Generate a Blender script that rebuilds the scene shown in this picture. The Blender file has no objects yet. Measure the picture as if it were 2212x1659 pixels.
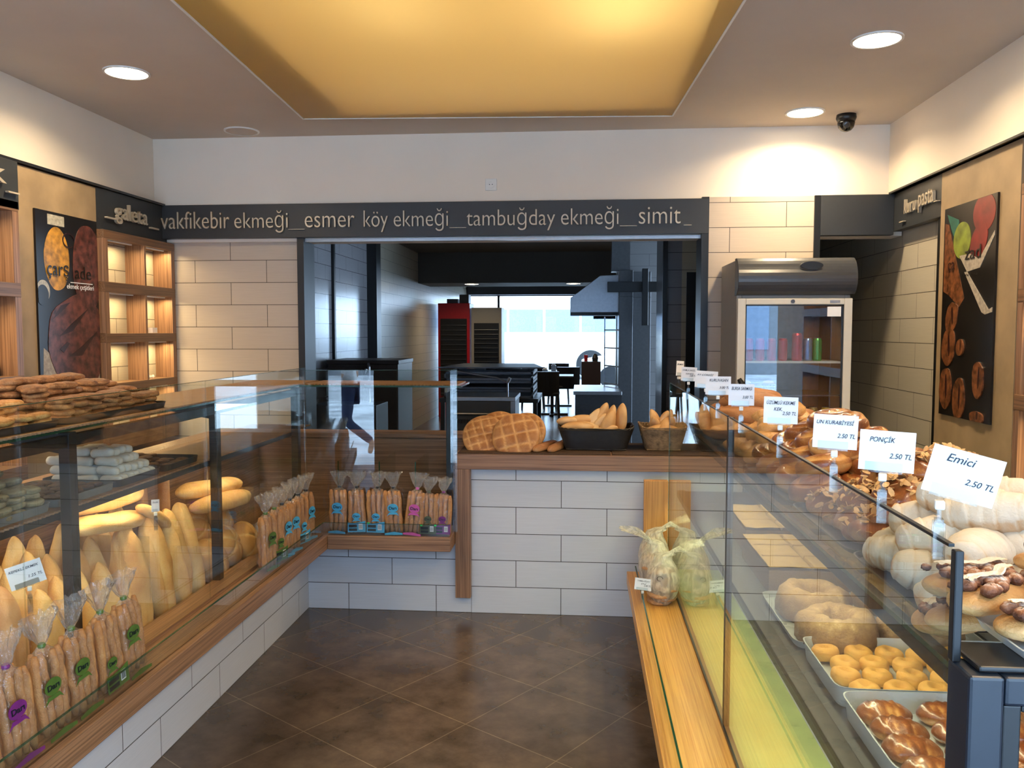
import bpy, bmesh, math, random
from math import sin, cos, pi, sqrt, atan, radians, tan
from mathutils import Vector, Matrix, noise, Euler

# ------------------------------------------------------------ camera, world, light, exposure
scn = bpy.context.scene
C = scn.collection
H = 1.57; F = 1789.0; CX, CY = 1106.0, 829.5
PITCH = atan(113.5 / F); YAW = radians(4.8)
FW = Vector((-sin(YAW) * cos(PITCH), cos(YAW) * cos(PITCH), -sin(PITCH)))
RT = Vector((cos(YAW), sin(YAW), 0)); UP = RT.cross(FW); EYE = Vector((0, 0, H))
cam_d = bpy.data.cameras.new('camera'); cam = bpy.data.objects.new('camera', cam_d); C.objects.link(cam)
cam_d.sensor_width = 36; cam_d.lens = F / 2212 * 36; cam_d.clip_start = .02; cam_d.clip_end = 300
M3 = Matrix((RT, UP, -FW)).transposed()
cam.matrix_world = Matrix.Translation(EYE) @ M3.to_4x4()
scn.camera = cam

w = bpy.data.worlds.new('sky'); scn.world = w; w.use_nodes = True
w.node_tree.nodes['Background'].inputs['Color'].default_value = (.54, .75, 1, 1)
w.node_tree.nodes['Background'].inputs['Strength'].default_value = 11.0
vs = scn.view_settings
scn.display_settings.display_device = 'sRGB'
vs.view_transform = 'Standard'; vs.look = 'None'; vs.gamma = 1; vs.use_curve_mapping = False
vs.exposure = 0.25

def area(name, loc, rot, sx, sy, power, col=(1, 1, 1), shape='RECTANGLE', portal=False, spread=pi):
    l = bpy.data.lights.new(name, 'AREA'); l.shape = shape; l.size = sx
    if shape in ('RECTANGLE', 'ELLIPSE'): l.size_y = sy
    l.energy = power; l.color = col; l.spread = spread
    if portal: l.cycles.is_portal = True
    o = bpy.data.objects.new(name, l); o.location = loc; o.rotation_euler = rot; C.objects.link(o)
    return o
WARM = (1, .76, .46)
# daylight openings (sampling portals for the sky, they add no light)
area('window_daylight', (0, -.84, 1.3), (radians(90), 0, 0), 7.0, 3.0, 1, portal=True)
area('window_daylight', (-1.2, 19.6, 1.2), (radians(-90), 0, 0), 5, 2.5, 1, portal=True)

# ------------------------------------------------------------ pixel to place helpers (on real planes)
def ray(px, py): return FW + RT * ((px - CX) / F) - UP * ((py - CY) / F)
def onX(px, py, x): v = ray(px, py); return EYE + v * (x / v.x)
def onY(px, py, y): v = ray(px, py); return EYE + v * (y / v.y)
def onZ(px, py, z): v = ray(px, py); return EYE + v * ((z - H) / v.z)

# ------------------------------------------------------------ materials
def lin(c): return tuple(((x / 255) / 12.92 if x / 255 <= .04045 else ((x / 255 + .055) / 1.055) ** 2.4) for x in c)
def mat(name):
    m = bpy.data.materials.new(name); m.use_nodes = True
    nt = m.node_tree; b = nt.nodes['Principled BSDF']
    return m, nt, b
def N(nt, t, **kw):
    n = nt.nodes.new(t)
    for k, v in kw.items():
        if k in n.inputs.keys() if isinstance(k, str) else False: n.inputs[k].default_value = v
        else: setattr(n, k, v)
    return n
def plain(name, c, rough=.5, metal=0, noise_amt=.12, scale=30, bump=0, spec=.5, coat=0, sss=0):
    m, nt, b = mat(name)
    c = lin(c)
    tc = N(nt, 'ShaderNodeTexCoord'); nz = N(nt, 'ShaderNodeTexNoise'); nz.inputs['Scale'].default_value = scale; nz.inputs['Detail'].default_value = 4
    nt.links.new(tc.outputs['Object'], nz.inputs['Vector'])
    r = N(nt, 'ShaderNodeValToRGB'); r.color_ramp.elements[0].position = .3; r.color_ramp.elements[1].position = .7
    r.color_ramp.elements[0].color = (*[max(0, x * (1 - noise_amt)) for x in c], 1); r.color_ramp.elements[1].color = (*[min(1, x * (1 + noise_amt)) for x in c], 1)
    nt.links.new(nz.outputs['Fac'], r.inputs['Fac']); nt.links.new(r.outputs['Color'], b.inputs['Base Color'])
    b.inputs['Roughness'].default_value = rough; b.inputs['Metallic'].default_value = metal
    b.inputs['Specular IOR Level'].default_value = spec; b.inputs['Coat Weight'].default_value = coat
    if bump:
        bp = N(nt, 'ShaderNodeBump'); bp.inputs['Strength'].default_value = bump; bp.inputs['Distance'].default_value = .004
        nt.links.new(nz.outputs['Fac'], bp.inputs['Height']); nt.links.new(bp.outputs['Normal'], b.inputs['Normal'])
    return m
def vec_axes(nt, a, b_, off=(0, 0)):
    """a plane vector (axis a, axis b) from object coordinates"""
    tc = N(nt, 'ShaderNodeTexCoord'); s = N(nt, 'ShaderNodeSeparateXYZ'); c = N(nt, 'ShaderNodeCombineXYZ')
    nt.links.new(tc.outputs['Object'], s.inputs[0]); nt.links.new(s.outputs[a], c.inputs[0]); nt.links.new(s.outputs[b_], c.inputs[1])
    mp = N(nt, 'ShaderNodeMapping'); mp.inputs['Location'].default_value = (-off[0], -off[1], 0)
    nt.links.new(c.outputs[0], mp.inputs[0]); return mp.outputs[0], tc
def tile(name, a, b_, off, c1, grout, bw=.5, rh=.15, rough=.3, mortar=.0018, rotz=0, mix_dirt=None, streak=True, shift=.5):
    m, nt, b = mat(name)
    v, tc = vec_axes(nt, a, b_, off)
    if rotz:
        mp = N(nt, 'ShaderNodeMapping'); mp.inputs['Rotation'].default_value = (0, 0, rotz); nt.links.new(v, mp.inputs[0]); v = mp.outputs[0]
    br = N(nt, 'ShaderNodeTexBrick'); br.offset = shift; br.offset_frequency = 2; br.squash = 1
    br.inputs['Scale'].default_value = 1; br.inputs['Mortar Size'].default_value = mortar; br.inputs['Mortar Smooth'].default_value = 0
    br.inputs['Brick Width'].default_value = bw; br.inputs['Row Height'].default_value = rh; br.inputs['Bias'].default_value = 0
    l1 = lin(c1); br.inputs['Color1'].default_value = (*l1, 1); br.inputs['Color2'].default_value = (*[x * .95 for x in l1], 1)
    br.inputs['Mortar'].default_value = (*lin(grout), 1)
    nt.links.new(v, br.inputs['Vector'])
    nz = N(nt, 'ShaderNodeTexNoise'); nz.inputs['Detail'].default_value = 6
    mp = N(nt, 'ShaderNodeMapping')
    if streak: mp.inputs['Scale'].default_value = (6, 160, 1); nz.inputs['Scale'].default_value = 1
    else: mp.inputs['Scale'].default_value = (1, 1, 1); nz.inputs['Scale'].default_value = 4.5; nz.inputs['Roughness'].default_value = .65
    nt.links.new(v, mp.inputs[0]); nt.links.new(mp.outputs[0], nz.inputs['Vector'])
    r = N(nt, 'ShaderNodeValToRGB'); r.color_ramp.elements[0].position = .3; r.color_ramp.elements[1].position = .72
    lo, hi = (.93, 1) if streak else (.5, 1.5)
    r.color_ramp.elements[0].color = (lo, lo, lo, 1); r.color_ramp.elements[1].color = (hi, hi, hi, 1)
    nt.links.new(nz.outputs['Fac'], r.inputs['Fac'])
    mx = N(nt, 'ShaderNodeMix', data_type='RGBA', blend_type='MULTIPLY'); mx.inputs['Factor'].default_value = 1
    nt.links.new(br.outputs['Color'], mx.inputs[6]); nt.links.new(r.outputs['Color'], mx.inputs[7])
    nt.links.new(mx.outputs[2], b.inputs['Base Color'])
    b.inputs['Roughness'].default_value = rough
    bp = N(nt, 'ShaderNodeBump'); bp.inputs['Strength'].default_value = .35; bp.inputs['Distance'].default_value = .002; bp.invert = True
    nt.links.new(br.outputs['Fac'], bp.inputs['Height']); nt.links.new(bp.outputs['Normal'], b.inputs['Normal'])
    return m
def wood(name, axis, c1, c2, rough=.4, sc=1.0):
    """streaky bamboo veneer, grain runs along axis"""
    m, nt, b = mat(name)
    tc = N(nt, 'ShaderNodeTexCoord'); mp = N(nt, 'ShaderNodeMapping')
    s = [170 * sc] * 3; s[axis] = 2.2 * sc; mp.inputs['Scale'].default_value = s
    nt.links.new(tc.outputs['Object'], mp.inputs[0])
    nz = N(nt, 'ShaderNodeTexNoise'); nz.inputs['Scale'].default_value = 1; nz.inputs['Detail'].default_value = 5; nz.inputs['Roughness'].default_value = .6
    nt.links.new(mp.outputs[0], nz.inputs['Vector'])
    r = N(nt, 'ShaderNodeValToRGB'); r.color_ramp.elements[0].position = .33; r.color_ramp.elements[1].position = .62
    r.color_ramp.elements[0].color = (*lin(c1), 1); r.color_ramp.elements[1].color = (*lin(c2), 1)
    nt.links.new(nz.outputs['Fac'], r.inputs['Fac']); nt.links.new(r.outputs['Color'], b.inputs['Base Color'])
    b.inputs['Roughness'].default_value = rough
    return m
def glass(name, tint=(.93, .97, .95), rough=0.0, base=.04):
    """thin sheet glass: clear with Fresnel reflection on each face"""
    m = bpy.data.materials.new(name); m.use_nodes = True; nt = m.node_tree; nt.nodes.clear()
    out = N(nt, 'ShaderNodeOutputMaterial'); t = N(nt, 'ShaderNodeBsdfTransparent'); g = N(nt, 'ShaderNodeBsdfGlossy')
    t.inputs[0].default_value = (*tint, 1); g.inputs['Roughness'].default_value = rough; g.inputs['Color'].default_value = (1, 1, 1, 1)
    lw = N(nt, 'ShaderNodeLayerWeight'); lw.inputs['Blend'].default_value = .5
    p = N(nt, 'ShaderNodeMath', operation='POWER'); p.inputs[1].default_value = 5; nt.links.new(lw.outputs['Facing'], p.inputs[0])
    a = N(nt, 'ShaderNodeMath', operation='MULTIPLY_ADD'); a.inputs[1].default_value = 1 - base; a.inputs[2].default_value = base
    nt.links.new(p.outputs[0], a.inputs[0])
    mx = N(nt, 'ShaderNodeMixShader'); nt.links.new(a.outputs[0], mx.inputs[0]); nt.links.new(t.outputs[0], mx.inputs[1]); nt.links.new(g.outputs[0], mx.inputs[2])
    nt.links.new(mx.outputs[0], out.inputs[0]); return m
def film(name, tint, haze, hazecol, bump=1.0, sc=60, base=.06, rough=.12):
    """crinkled plastic film"""
    m = glass(name, tint, rough, base); nt = m.node_tree
    g = [n for n in nt.nodes if n.type == 'BSDF_GLOSSY'][0]; mx = [n for n in nt.nodes if n.type == 'MIX_SHADER'][0]; out = [n for n in nt.nodes if n.type == 'OUTPUT_MATERIAL'][0]
    tc = N(nt, 'ShaderNodeTexCoord'); nz = N(nt, 'ShaderNodeTexNoise'); nz.inputs['Scale'].default_value = sc; nz.inputs['Detail'].default_value = 3; nz.inputs['Distortion'].default_value = 1.5
    mp = N(nt, 'ShaderNodeMapping'); mp.inputs['Scale'].default_value = (1, 1, .35)
    nt.links.new(tc.outputs['Object'], mp.inputs[0]); nt.links.new(mp.outputs[0], nz.inputs['Vector'])
    bp = N(nt, 'ShaderNodeBump'); bp.inputs['Strength'].default_value = bump; bp.inputs['Distance'].default_value = .01
    nt.links.new(nz.outputs['Fac'], bp.inputs['Height']); nt.links.new(bp.outputs['Normal'], g.inputs['Normal'])
    d = N(nt, 'ShaderNodeBsdfDiffuse'); d.inputs['Color'].default_value = (*hazecol, 1)
    tr = N(nt, 'ShaderNodeBsdfTranslucent'); tr.inputs['Color'].default_value = (*hazecol, 1)
    a = N(nt, 'ShaderNodeMixShader'); a.inputs[0].default_value = .5; nt.links.new(d.outputs[0], a.inputs[1]); nt.links.new(tr.outputs[0], a.inputs[2])
    r = N(nt, 'ShaderNodeMapRange'); r.inputs['From Min'].default_value = .4; r.inputs['From Max'].default_value = .75; r.inputs['To Min'].default_value = haze * .4; r.inputs['To Max'].default_value = min(1, haze * 2)
    nt.links.new(nz.outputs['Fac'], r.inputs['Value'])
    m2 = N(nt, 'ShaderNodeMixShader'); nt.links.new(r.outputs[0], m2.inputs[0]); nt.links.new(mx.outputs[0], m2.inputs[1]); nt.links.new(a.outputs[0], m2.inputs[2])
    nt.links.new(m2.outputs[0], out.inputs[0]); return m
def crust(name, stops, rough=.55, bump=.5, sc=45, nz_amt=.35, coat=0, fine=220):
    """baked surface: colour follows the mesh's own 'tone' (how far it is baked / floured) plus noise"""
    m, nt, b = mat(name)
    at = N(nt, 'ShaderNodeAttribute', attribute_name='tone')
    tc = N(nt, 'ShaderNodeTexCoord'); oi = N(nt, 'ShaderNodeObjectInfo')
    ad = N(nt, 'ShaderNodeVectorMath', operation='ADD'); nt.links.new(tc.outputs['Object'], ad.inputs[0])
    sc_ = N(nt, 'ShaderNodeVectorMath', operation='SCALE'); sc_.inputs['Scale'].default_value = 7; cb = N(nt, 'ShaderNodeCombineXYZ')
    for i in range(3): nt.links.new(oi.outputs['Random'], cb.inputs[i])
    nt.links.new(cb.outputs[0], sc_.inputs[0]); nt.links.new(sc_.outputs[0], ad.inputs[1])
    nz = N(nt, 'ShaderNodeTexNoise'); nz.inputs['Scale'].default_value = sc; nz.inputs['Detail'].default_value = 6; nz.inputs['Roughness'].default_value = .6
    nt.links.new(ad.outputs[0], nz.inputs['Vector'])
    f2 = N(nt, 'ShaderNodeTexNoise'); f2.inputs['Scale'].default_value = fine; f2.inputs['Detail'].default_value = 3; nt.links.new(ad.outputs[0], f2.inputs['Vector'])
    a = N(nt, 'ShaderNodeMath', operation='MULTIPLY_ADD'); a.inputs[1].default_value = nz_amt * 2; a.inputs[2].default_value = -nz_amt
    nt.links.new(nz.outputs['Fac'], a.inputs[0])
    s = N(nt, 'ShaderNodeMath', operation='ADD'); nt.links.new(at.outputs['Fac'], s.inputs[0]); nt.links.new(a.outputs[0], s.inputs[1])
    a2 = N(nt, 'ShaderNodeMath', operation='MULTIPLY_ADD'); a2.inputs[1].default_value = nz_amt * .6; nt.links.new(f2.outputs['Fac'], a2.inputs[0])
    nt.links.new(s.outputs[0], a2.inputs[2])
    s3 = N(nt, 'ShaderNodeMath', operation='SUBTRACT'); s3.inputs[1].default_value = nz_amt * .3; nt.links.new(a2.outputs[0], s3.inputs[0])
    r = N(nt, 'ShaderNodeValToRGB'); e = r.color_ramp.elements
    while len(e) < len(stops): e.new(.5)
    for i, (p, c) in enumerate(stops): e[i].position = p; e[i].color = (*lin(c), 1)
    nt.links.new(s3.outputs[0], r.inputs['Fac']); nt.links.new(r.outputs['Color'], b.inputs['Base Color'])
    b.inputs['Roughness'].default_value = rough; b.inputs['Coat Weight'].default_value = coat; b.inputs['Coat Roughness'].default_value = .15
    bp = N(nt, 'ShaderNodeBump'); bp.inputs['Strength'].default_value = bump; bp.inputs['Distance'].default_value = .003
    nt.links.new(f2.outputs['Fac'], bp.inputs['Height']); nt.links.new(bp.outputs['Normal'], b.inputs['Normal'])
    return m
def emis(name, c, s):
    m, nt, b = mat(name); b.inputs['Base Color'].default_value = (*c, 1); b.inputs['Emission Color'].default_value = (*c, 1); b.inputs['Emission Strength'].default_value = s
    return m

MT = {}
MT['paint'] = plain('white wall paint', (232, 220, 204), .7, noise_amt=.02, scale=3)
MT['ceil'] = plain('ceiling paint', (196, 183, 168), .75, noise_amt=.03, scale=3)
MT['tile_back'] = tile('white plank wall tile facing the room', 0, 2, (-2.372, 1.9 - .15 * 12), (182, 172, 162), (46, 41, 38))
MT['tile_plinth_l'] = tile('white plank tile on the low counter front', 0, 2, (-.556, 0), (206, 210, 220), (40, 40, 44))
MT['tile_plinth'] = tile('white plank tile on counter fronts', 0, 2, (-.357, 0), (206, 210, 220), (40, 40, 44))
MT['tile_plinth_y'] = tile('white plank tile on counter sides', 1, 2, (.1, 0), (205, 205, 210), (52, 50, 50))
MT['tile_pillar'] = tile('cream tile on pillar', 0, 2, (.932, .03), (194, 180, 164), (46, 41, 38), rh=.157, bw=.7)
MT['tile_y'] = tile('tile on side walls', 1, 2, (.2, 0), (190, 182, 165), (48, 42, 36), rough=.28)
MT['tile_x2'] = tile('tile on far cross walls', 0, 2, (.1, 0), (178, 164, 140), (44, 40, 36), rough=.3)
MT['tile_dark_y'] = tile('grey tile on kitchen walls', 1, 2, (.1, .0), (140, 138, 142), (36, 36, 40), rough=.2)
MT['tile_dark_x'] = tile('dark grey tile on kitchen cross walls', 0, 2, (.1, .0), (95, 95, 97), (30, 30, 34), rough=.3)
P0 = onZ(734.3, 1338.3, 0)
MT['floor'] = tile('brown stone floor tile', 0, 1, (P0.x, P0.y), (84, 70, 58), (118, 102, 84), bw=.45, rh=.45, rough=.23, mortar=.002, rotz=radians(34.8), streak=False, shift=0)
MT['wood_x'] = wood('zebra veneer grain along x', 0, (104, 74, 54), (158, 120, 92))
MT['wood_y'] = wood('zebra veneer grain along y', 1, (104, 74, 52), (158, 118, 86))
MT['wood_z'] = wood('zebra veneer grain upright', 2, (104, 74, 54), (158, 120, 92))
MT['wood_shelf_y'] = wood('shelf unit veneer', 1, (88, 64, 46), (134, 100, 72))
MT['bamboo_y'] = wood('golden bamboo ledge', 1, (186, 128, 62), (216, 164, 88), .35)
MT['bamboo_z'] = wood('golden bamboo panel upright', 2, (176, 118, 60), (214, 158, 92), .4)
MT['mat_x'] = wood('wooden shelf mat', 0, (112, 78, 46), (156, 114, 70), .5)
MT['black'] = plain('black painted metal', (17, 19, 22), .35, noise_amt=.05, spec=.5)
MT['charcoal'] = plain('dark sign board', (44, 47, 50), .42, noise_amt=.03)
MT['darkblue'] = plain('blue black metal panel', (25, 33, 45), .3, noise_amt=.05)
MT['steel'] = plain('brushed steel', (170, 172, 176), .3, 1, noise_amt=.06)
MT['steel_dark'] = plain('dull steel', (86, 88, 92), .38, .8, noise_amt=.08)
MT['letter'] = plain('brushed metal lettering', (196, 184, 164), .35, .35, noise_amt=.05)
MT['stone'] = plain('tan limestone panel', (150, 128, 98), .55, noise_amt=.22, scale=5)
MT['white_plastic'] = plain('white plastic', (228, 226, 220), .35, noise_amt=.02)
MT['fridge_white'] = plain('fridge door white', (206, 202, 192), .4, noise_amt=.02)
MT['fridge_grey'] = plain('fridge canopy grey', (62, 64, 68), .25, noise_amt=.03)
MT['fridge_side'] = plain('fridge side panel', (150, 146, 140), .4, noise_amt=.02)
MT['card'] = plain('white card', (236, 238, 242), .6, noise_amt=.01)
MT['ink'] = plain('dark blue ink', (38, 46, 62), .6, noise_amt=.02)
MT['glass'] = glass('counter glass', (.92, .945, .93), base=.052)
MT['glass_edge'] = glass('clear acrylic', (.9, .93, .93), .05)
MT['green_edge'] = plain('cut glass edge', (30, 70, 52), .15, noise_amt=.05)
MT['glass_fridge'] = glass('coated fridge glass', (.86, .9, .93), base=.11)
MT['win'] = glass('window glass', (.95, .97, .98))
MT['film'] = film('crinkled clear bag film', (.96, .96, .96), .03, (.9, .9, .9), base=.09, sc=45, rough=.07)
MT['film_top'] = film('gathered clear bag top', (.92, .92, .92), .10, (.85, .85, .83), base=.12, sc=70, rough=.08)
MT['film_green'] = film('milky greenish bag film', (.9, .9, .84), .85, (.92, .91, .83), base=.05, sc=30)
MT['light'] = emis('lamp disc', (1, .86, .62), 24)
MT['red'] = plain('red plastic', (172, 22, 34), .35)
MT['tray_steel'] = plain('brushed tray steel', (200, 208, 214), .3, .35, noise_amt=.04)
MT['tray_black'] = plain('black plastic tray', (40, 42, 44), .4)
MT['tray_grey'] = plain('grey plastic tray', (112, 114, 116), .4)
MT['wicker_black'] = plain('black wicker', (38, 33, 31), .5, noise_amt=.3)
MT['wicker_brown'] = plain('brown wicker', (132, 106, 76), .6, noise_amt=.5, scale=40)
MT['mat_brown'] = plain('dark brown woven mat', (66, 46, 32), .8, noise_amt=.4, scale=120, bump=.8)
MT['bread'] = crust('golden loaf crust', [(0, (244, 216, 160)), (.35, (228, 182, 112)), (.7, (200, 142, 74)), (1, (146, 92, 44))], .65, .6, sc=13, nz_amt=.34)
MT['bread_dark'] = crust('browned loaf crust', [(0, (216, 176, 132)), (.4, (182, 130, 86)), (.8, (148, 98, 62)), (1, (104, 64, 40))], .6, .6, sc=20, nz_amt=.28)
MT['roll'] = crust('golden roll crust', [(0, (236, 206, 158)), (.4, (210, 166, 112)), (.8, (184, 134, 80)), (1, (148, 98, 54))], .5, .3, sc=22, nz_amt=.2)
MT['flat'] = crust('patterned flatbread crust', [(0, (230, 192, 138)), (.35, (206, 156, 102)), (.7, (160, 104, 60)), (1, (100, 60, 34))], .45, .5, sc=24, nz_amt=.25)
MT['bun'] = crust('glazed bun crust', [(0, (226, 182, 118)), (.35, (196, 138, 76)), (.6, (136, 74, 36)), (1, (66, 32, 18))], .28, .35, sc=14, nz_amt=.35, coat=.6)
MT['pastry'] = crust('golden flaky pastry', [(0, (230, 196, 144)), (.4, (206, 158, 98)), (.8, (172, 116, 64)), (1, (118, 72, 38))], .45, .7, sc=18, nz_amt=.35)
MT['almond'] = plain('almond flake', (208, 164, 108), .5, noise_amt=.3, scale=60)
MT['sugar'] = crust('powdered croissant', [(0, (176, 124, 82)), (.3, (206, 170, 130)), (.55, (216, 198, 172)), (1, (226, 216, 200))], .8, .5, sc=30, nz_amt=.26)
MT['choc'] = crust('chocolate walnut topping', [(0, (70, 38, 24)), (.4, (120, 70, 44)), (.7, (176, 120, 86)), (1, (236, 220, 205))], .6, 1, sc=50, nz_amt=.5)
MT['cake'] = crust('oat ring cake', [(0, (104, 76, 52)), (.4, (140, 106, 72)), (.75, (176, 142, 96)), (1, (220, 196, 150))], .8, 1, sc=50, nz_amt=.4)
MT['slab'] = crust('sponge slab', [(0, (120, 92, 60)), (.4, (170, 136, 88)), (.8, (196, 162, 106)), (1, (210, 180, 122))], .8, .8, sc=30, nz_amt=.3)
MT['ringcookie'] = crust('ring biscuit', [(0, (226, 178, 96)), (.5, (212, 158, 78)), (1, (170, 112, 44))], .7, .4, sc=60, nz_amt=.15)
MT['biscuit'] = crust('sesame biscuit', [(0, (230, 184, 116)), (.4, (192, 134, 70)), (.75, (142, 88, 42)), (1, (84, 46, 22))], .55, 1, sc=55, nz_amt=.45)
MT['biscuit_dark'] = crust('dark sesame biscuit', [(0, (196, 142, 88)), (.4, (142, 92, 52)), (.75, (100, 62, 36)), (1, (58, 34, 22))], .6, 1, sc=55, nz_amt=.45)
MT['pale_cookie'] = crust('pale speckled cookie', [(0, (72, 62, 46)), (.3, (140, 126, 96)), (.7, (172, 158, 126)), (1, (194, 182, 152))], .8, .8, sc=80, nz_amt=.35)
MT['white_roll'] = crust('sugared white roll', [(0, (190, 184, 172)), (.5, (212, 208, 198)), (1, (226, 223, 216))], .8, .4, sc=40, nz_amt=.2)
MT['choc_cookie'] = crust('chocolate cookie', [(0, (52, 36, 28)), (.5, (92, 66, 50)), (1, (140, 110, 86))], .8, .8, sc=60, nz_amt=.4)
MT['stick'] = crust('breadstick crust', [(0, (212, 166, 108)), (.4, (184, 132, 80)), (.8, (150, 98, 56)), (1, (108, 66, 38))], .6, .8, sc=60, nz_amt=.35)
MT['simit'] = crust('sesame ring crust', [(0, (226, 190, 146)), (.5, (190, 144, 100)), (1, (140, 94, 60))], .6, 1, sc=80, nz_amt=.4)

# ------------------------------------------------------------ mesh helpers
class MB:
    def __init__(s): s.bm = bmesh.new(); s.lay = s.bm.verts.layers.float.new('tone')
    def box(s, x0, x1, y0, y1, z0, z1, m=None):
        vs_ = [s.bm.verts.new(Vector(p)) for p in ((x0, y0, z0), (x1, y0, z0), (x1, y1, z0), (x0, y1, z0), (x0, y0, z1), (x1, y0, z1), (x1, y1, z1), (x0, y1, z1))]
        for f in ((0, 3, 2, 1), (4, 5, 6, 7), (0, 1, 5, 4), (1, 2, 6, 5), (2, 3, 7, 6), (3, 0, 4, 7)): s.bm.faces.new([vs_[i] for i in f])
        if m:
            for v in vs_: v.co = m @ v.co
        return s
    def tube(s, pts, r, seg=10, cap=True):
        pts = [Vector(p) for p in pts]; rs = r if isinstance(r, (list, tuple)) else [r] * len(pts); rings = []
        for i, p in enumerate(pts):
            d = (pts[min(i + 1, len(pts) - 1)] - pts[max(i - 1, 0)]).normalized()
            a = d.orthogonal().normalized() if i == 0 else (rings_a - d * rings_a.dot(d)).normalized()
            rings_a = a; b = d.cross(a)
            rings.append([s.bm.verts.new(p + (a * cos(2 * pi * k / seg) + b * sin(2 * pi * k / seg)) * rs[i]) for k in range(seg)])
        for i in range(len(rings) - 1):
            for k in range(seg): s.bm.faces.new((rings[i][k], rings[i][(k + 1) % seg], rings[i + 1][(k + 1) % seg], rings[i + 1][k]))
        if cap: s.bm.faces.new(rings[0][::-1]); s.bm.faces.new(rings[-1])
        return s
    def lathe(s, prof, c=(0, 0, 0), seg=24, sx=1, sy=1):
        rings = []
        for r, z in prof: rings.append([s.bm.verts.new((c[0] + r * cos(2 * pi * k / seg) * sx, c[1] + r * sin(2 * pi * k / seg) * sy, c[2] + z)) for k in range(seg)])
        for i in range(len(rings) - 1):
            for k in range(seg): s.bm.faces.new((rings[i][k], rings[i][(k + 1) % seg], rings[i + 1][(k + 1) % seg], rings[i + 1][k]))
        s.bm.faces.new(rings[0][::-1]); s.bm.faces.new(rings[-1]); return s
    def prism(s, poly, axis, a0, a1):
        """poly: 2D points in the two other axes (order x,y,z without axis)"""
        def mk(p, a):
            l = list(p); l.insert(axis, a); return s.bm.verts.new(l)
        A = [mk(p, a0) for p in poly]; B = [mk(p, a1) for p in poly]; n = len(poly)
        s.bm.faces.new(A[::-1]); s.bm.faces.new(B)
        for i in range(n): s.bm.faces.new((A[i], A[(i + 1) % n], B[(i + 1) % n], B[i]))
        return s
    def surf(s, nu, nv, f, wrapu=False, wrapv=True, cap=False):
        g = []; 
        for i in range(nu):
            row = []
            for j in range(nv):
                x, y, z, t = f(i / (nu if wrapu else nu - 1), j / (nv if wrapv else nv - 1)); v = s.bm.verts.new((x, y, z)); v[s.lay] = t; row.append(v)
            g.append(row)
        for i in range(nu if wrapu else nu - 1):
            for j in range(nv if wrapv else nv - 1):
                s.bm.faces.new((g[i][j], g[(i + 1) % nu][j], g[(i + 1) % nu][(j + 1) % nv], g[i][(j + 1) % nv]))
        if cap: s.bm.faces.new(g[0][::-1]); s.bm.faces.new(g[-1])
        return s
    def mesh(s, name, smooth=False, weld=False):
        if weld: bmesh.ops.remove_doubles(s.bm, verts=s.bm.verts, dist=1e-6)
        bmesh.ops.recalc_face_normals(s.bm, faces=s.bm.faces)
        me = bpy.data.meshes.new(name); s.bm.to_mesh(me); s.bm.free()
        if smooth:
            for p in me.polygons: p.use_smooth = True
        return me
def obj(name, me, m=None, parent=None, smooth=False, loc=None, rot=None, bevel=0, weld=False):
    if isinstance(me, MB): me = me.mesh(name, smooth, weld)
    if m is not None and not me.materials: me.materials.append(MT[m] if isinstance(m, str) else m)
    o = bpy.data.objects.new(name, me); C.objects.link(o)
    if parent: o.parent = parent
    if loc is not None: o.location = loc
    if rot is not None: o.rotation_euler = rot
    if bevel:
        b = o.modifiers.new('bevel', 'BEVEL'); b.width = bevel; b.segments = 2; b.limit_method = 'ANGLE'
    return o
def tag(o, label=None, cat=None, group=None, kind=None):
    if label: o['label'] = label
    if cat: o['category'] = cat
    if group: o['group'] = group
    if kind: o['kind'] = kind
    return o
def thing(name, label, cat, loc=(0, 0, 0), rot=(0, 0, 0), group=None):
    o = bpy.data.objects.new(name, None); C.objects.link(o); o.location = loc; o.rotation_euler = rot; o.empty_display_size = .05
    return tag(o, label, cat, group)
def struct(name, mb, m, smooth=False): return tag(obj(name, mb, m, smooth=smooth), kind='structure')
def bx(*a): return MB().box(*a)
def dup(root, loc, rot, label, group=None, sc=None):
    r = root.copy(); C.objects.link(r); r.location = loc; r.rotation_euler = rot; r['label'] = label
    if sc: r.scale = (sc, sc, sc)
    if group: r['group'] = group
    for ch in list(root.children):
        c = ch.copy(); C.objects.link(c); c.parent = r
        for g in ch.children:
            d = g.copy(); C.objects.link(d); d.parent = c
    return r
TXT = {}
def text_mesh(s, width=None, height=None, ext=.001, shear=0, bold=0):
    key = (s, width, height, ext, shear, bold)
    if key in TXT: return TXT[key]
    cu = bpy.data.curves.new('t', 'FONT'); cu.body = s; cu.size = 1; cu.shear = shear; cu.extrude = .01; cu.offset = bold; cu.resolution_u = 4
    o = bpy.data.objects.new('t', cu); C.objects.link(o); bpy.context.view_layer.update()
    me = bpy.data.meshes.new_from_object(o.evaluated_get(bpy.context.evaluated_depsgraph_get())); bpy.data.objects.remove(o); bpy.data.curves.remove(cu)
    xs = [v.co.x for v in me.vertices]; ys = [v.co.y for v in me.vertices]; x0 = min(xs); w_ = max(xs) - x0; h_ = max(ys) - min(ys)
    kx = width / w_ if width else height / h_; ky = height / h_ if height else kx
    for v in me.vertices: v.co = Vector(((v.co.x - x0) * kx, v.co.y * ky, v.co.z / .01 * ext))
    me.materials.clear(); TXT[key] = me; return me
FACE_FRONT = (pi / 2, 0, 0); FACE_PX = (pi / 2, 0, pi / 2); FACE_NX = (pi / 2, 0, -pi / 2)
def text(name, s, m, parent, loc, rot, width=None, height=None, ext=.001, shear=0, bold=0):
    me = text_mesh(s, width, height, ext, shear, bold).copy(); return obj(name, me, m, parent, loc=loc, rot=rot)
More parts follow.
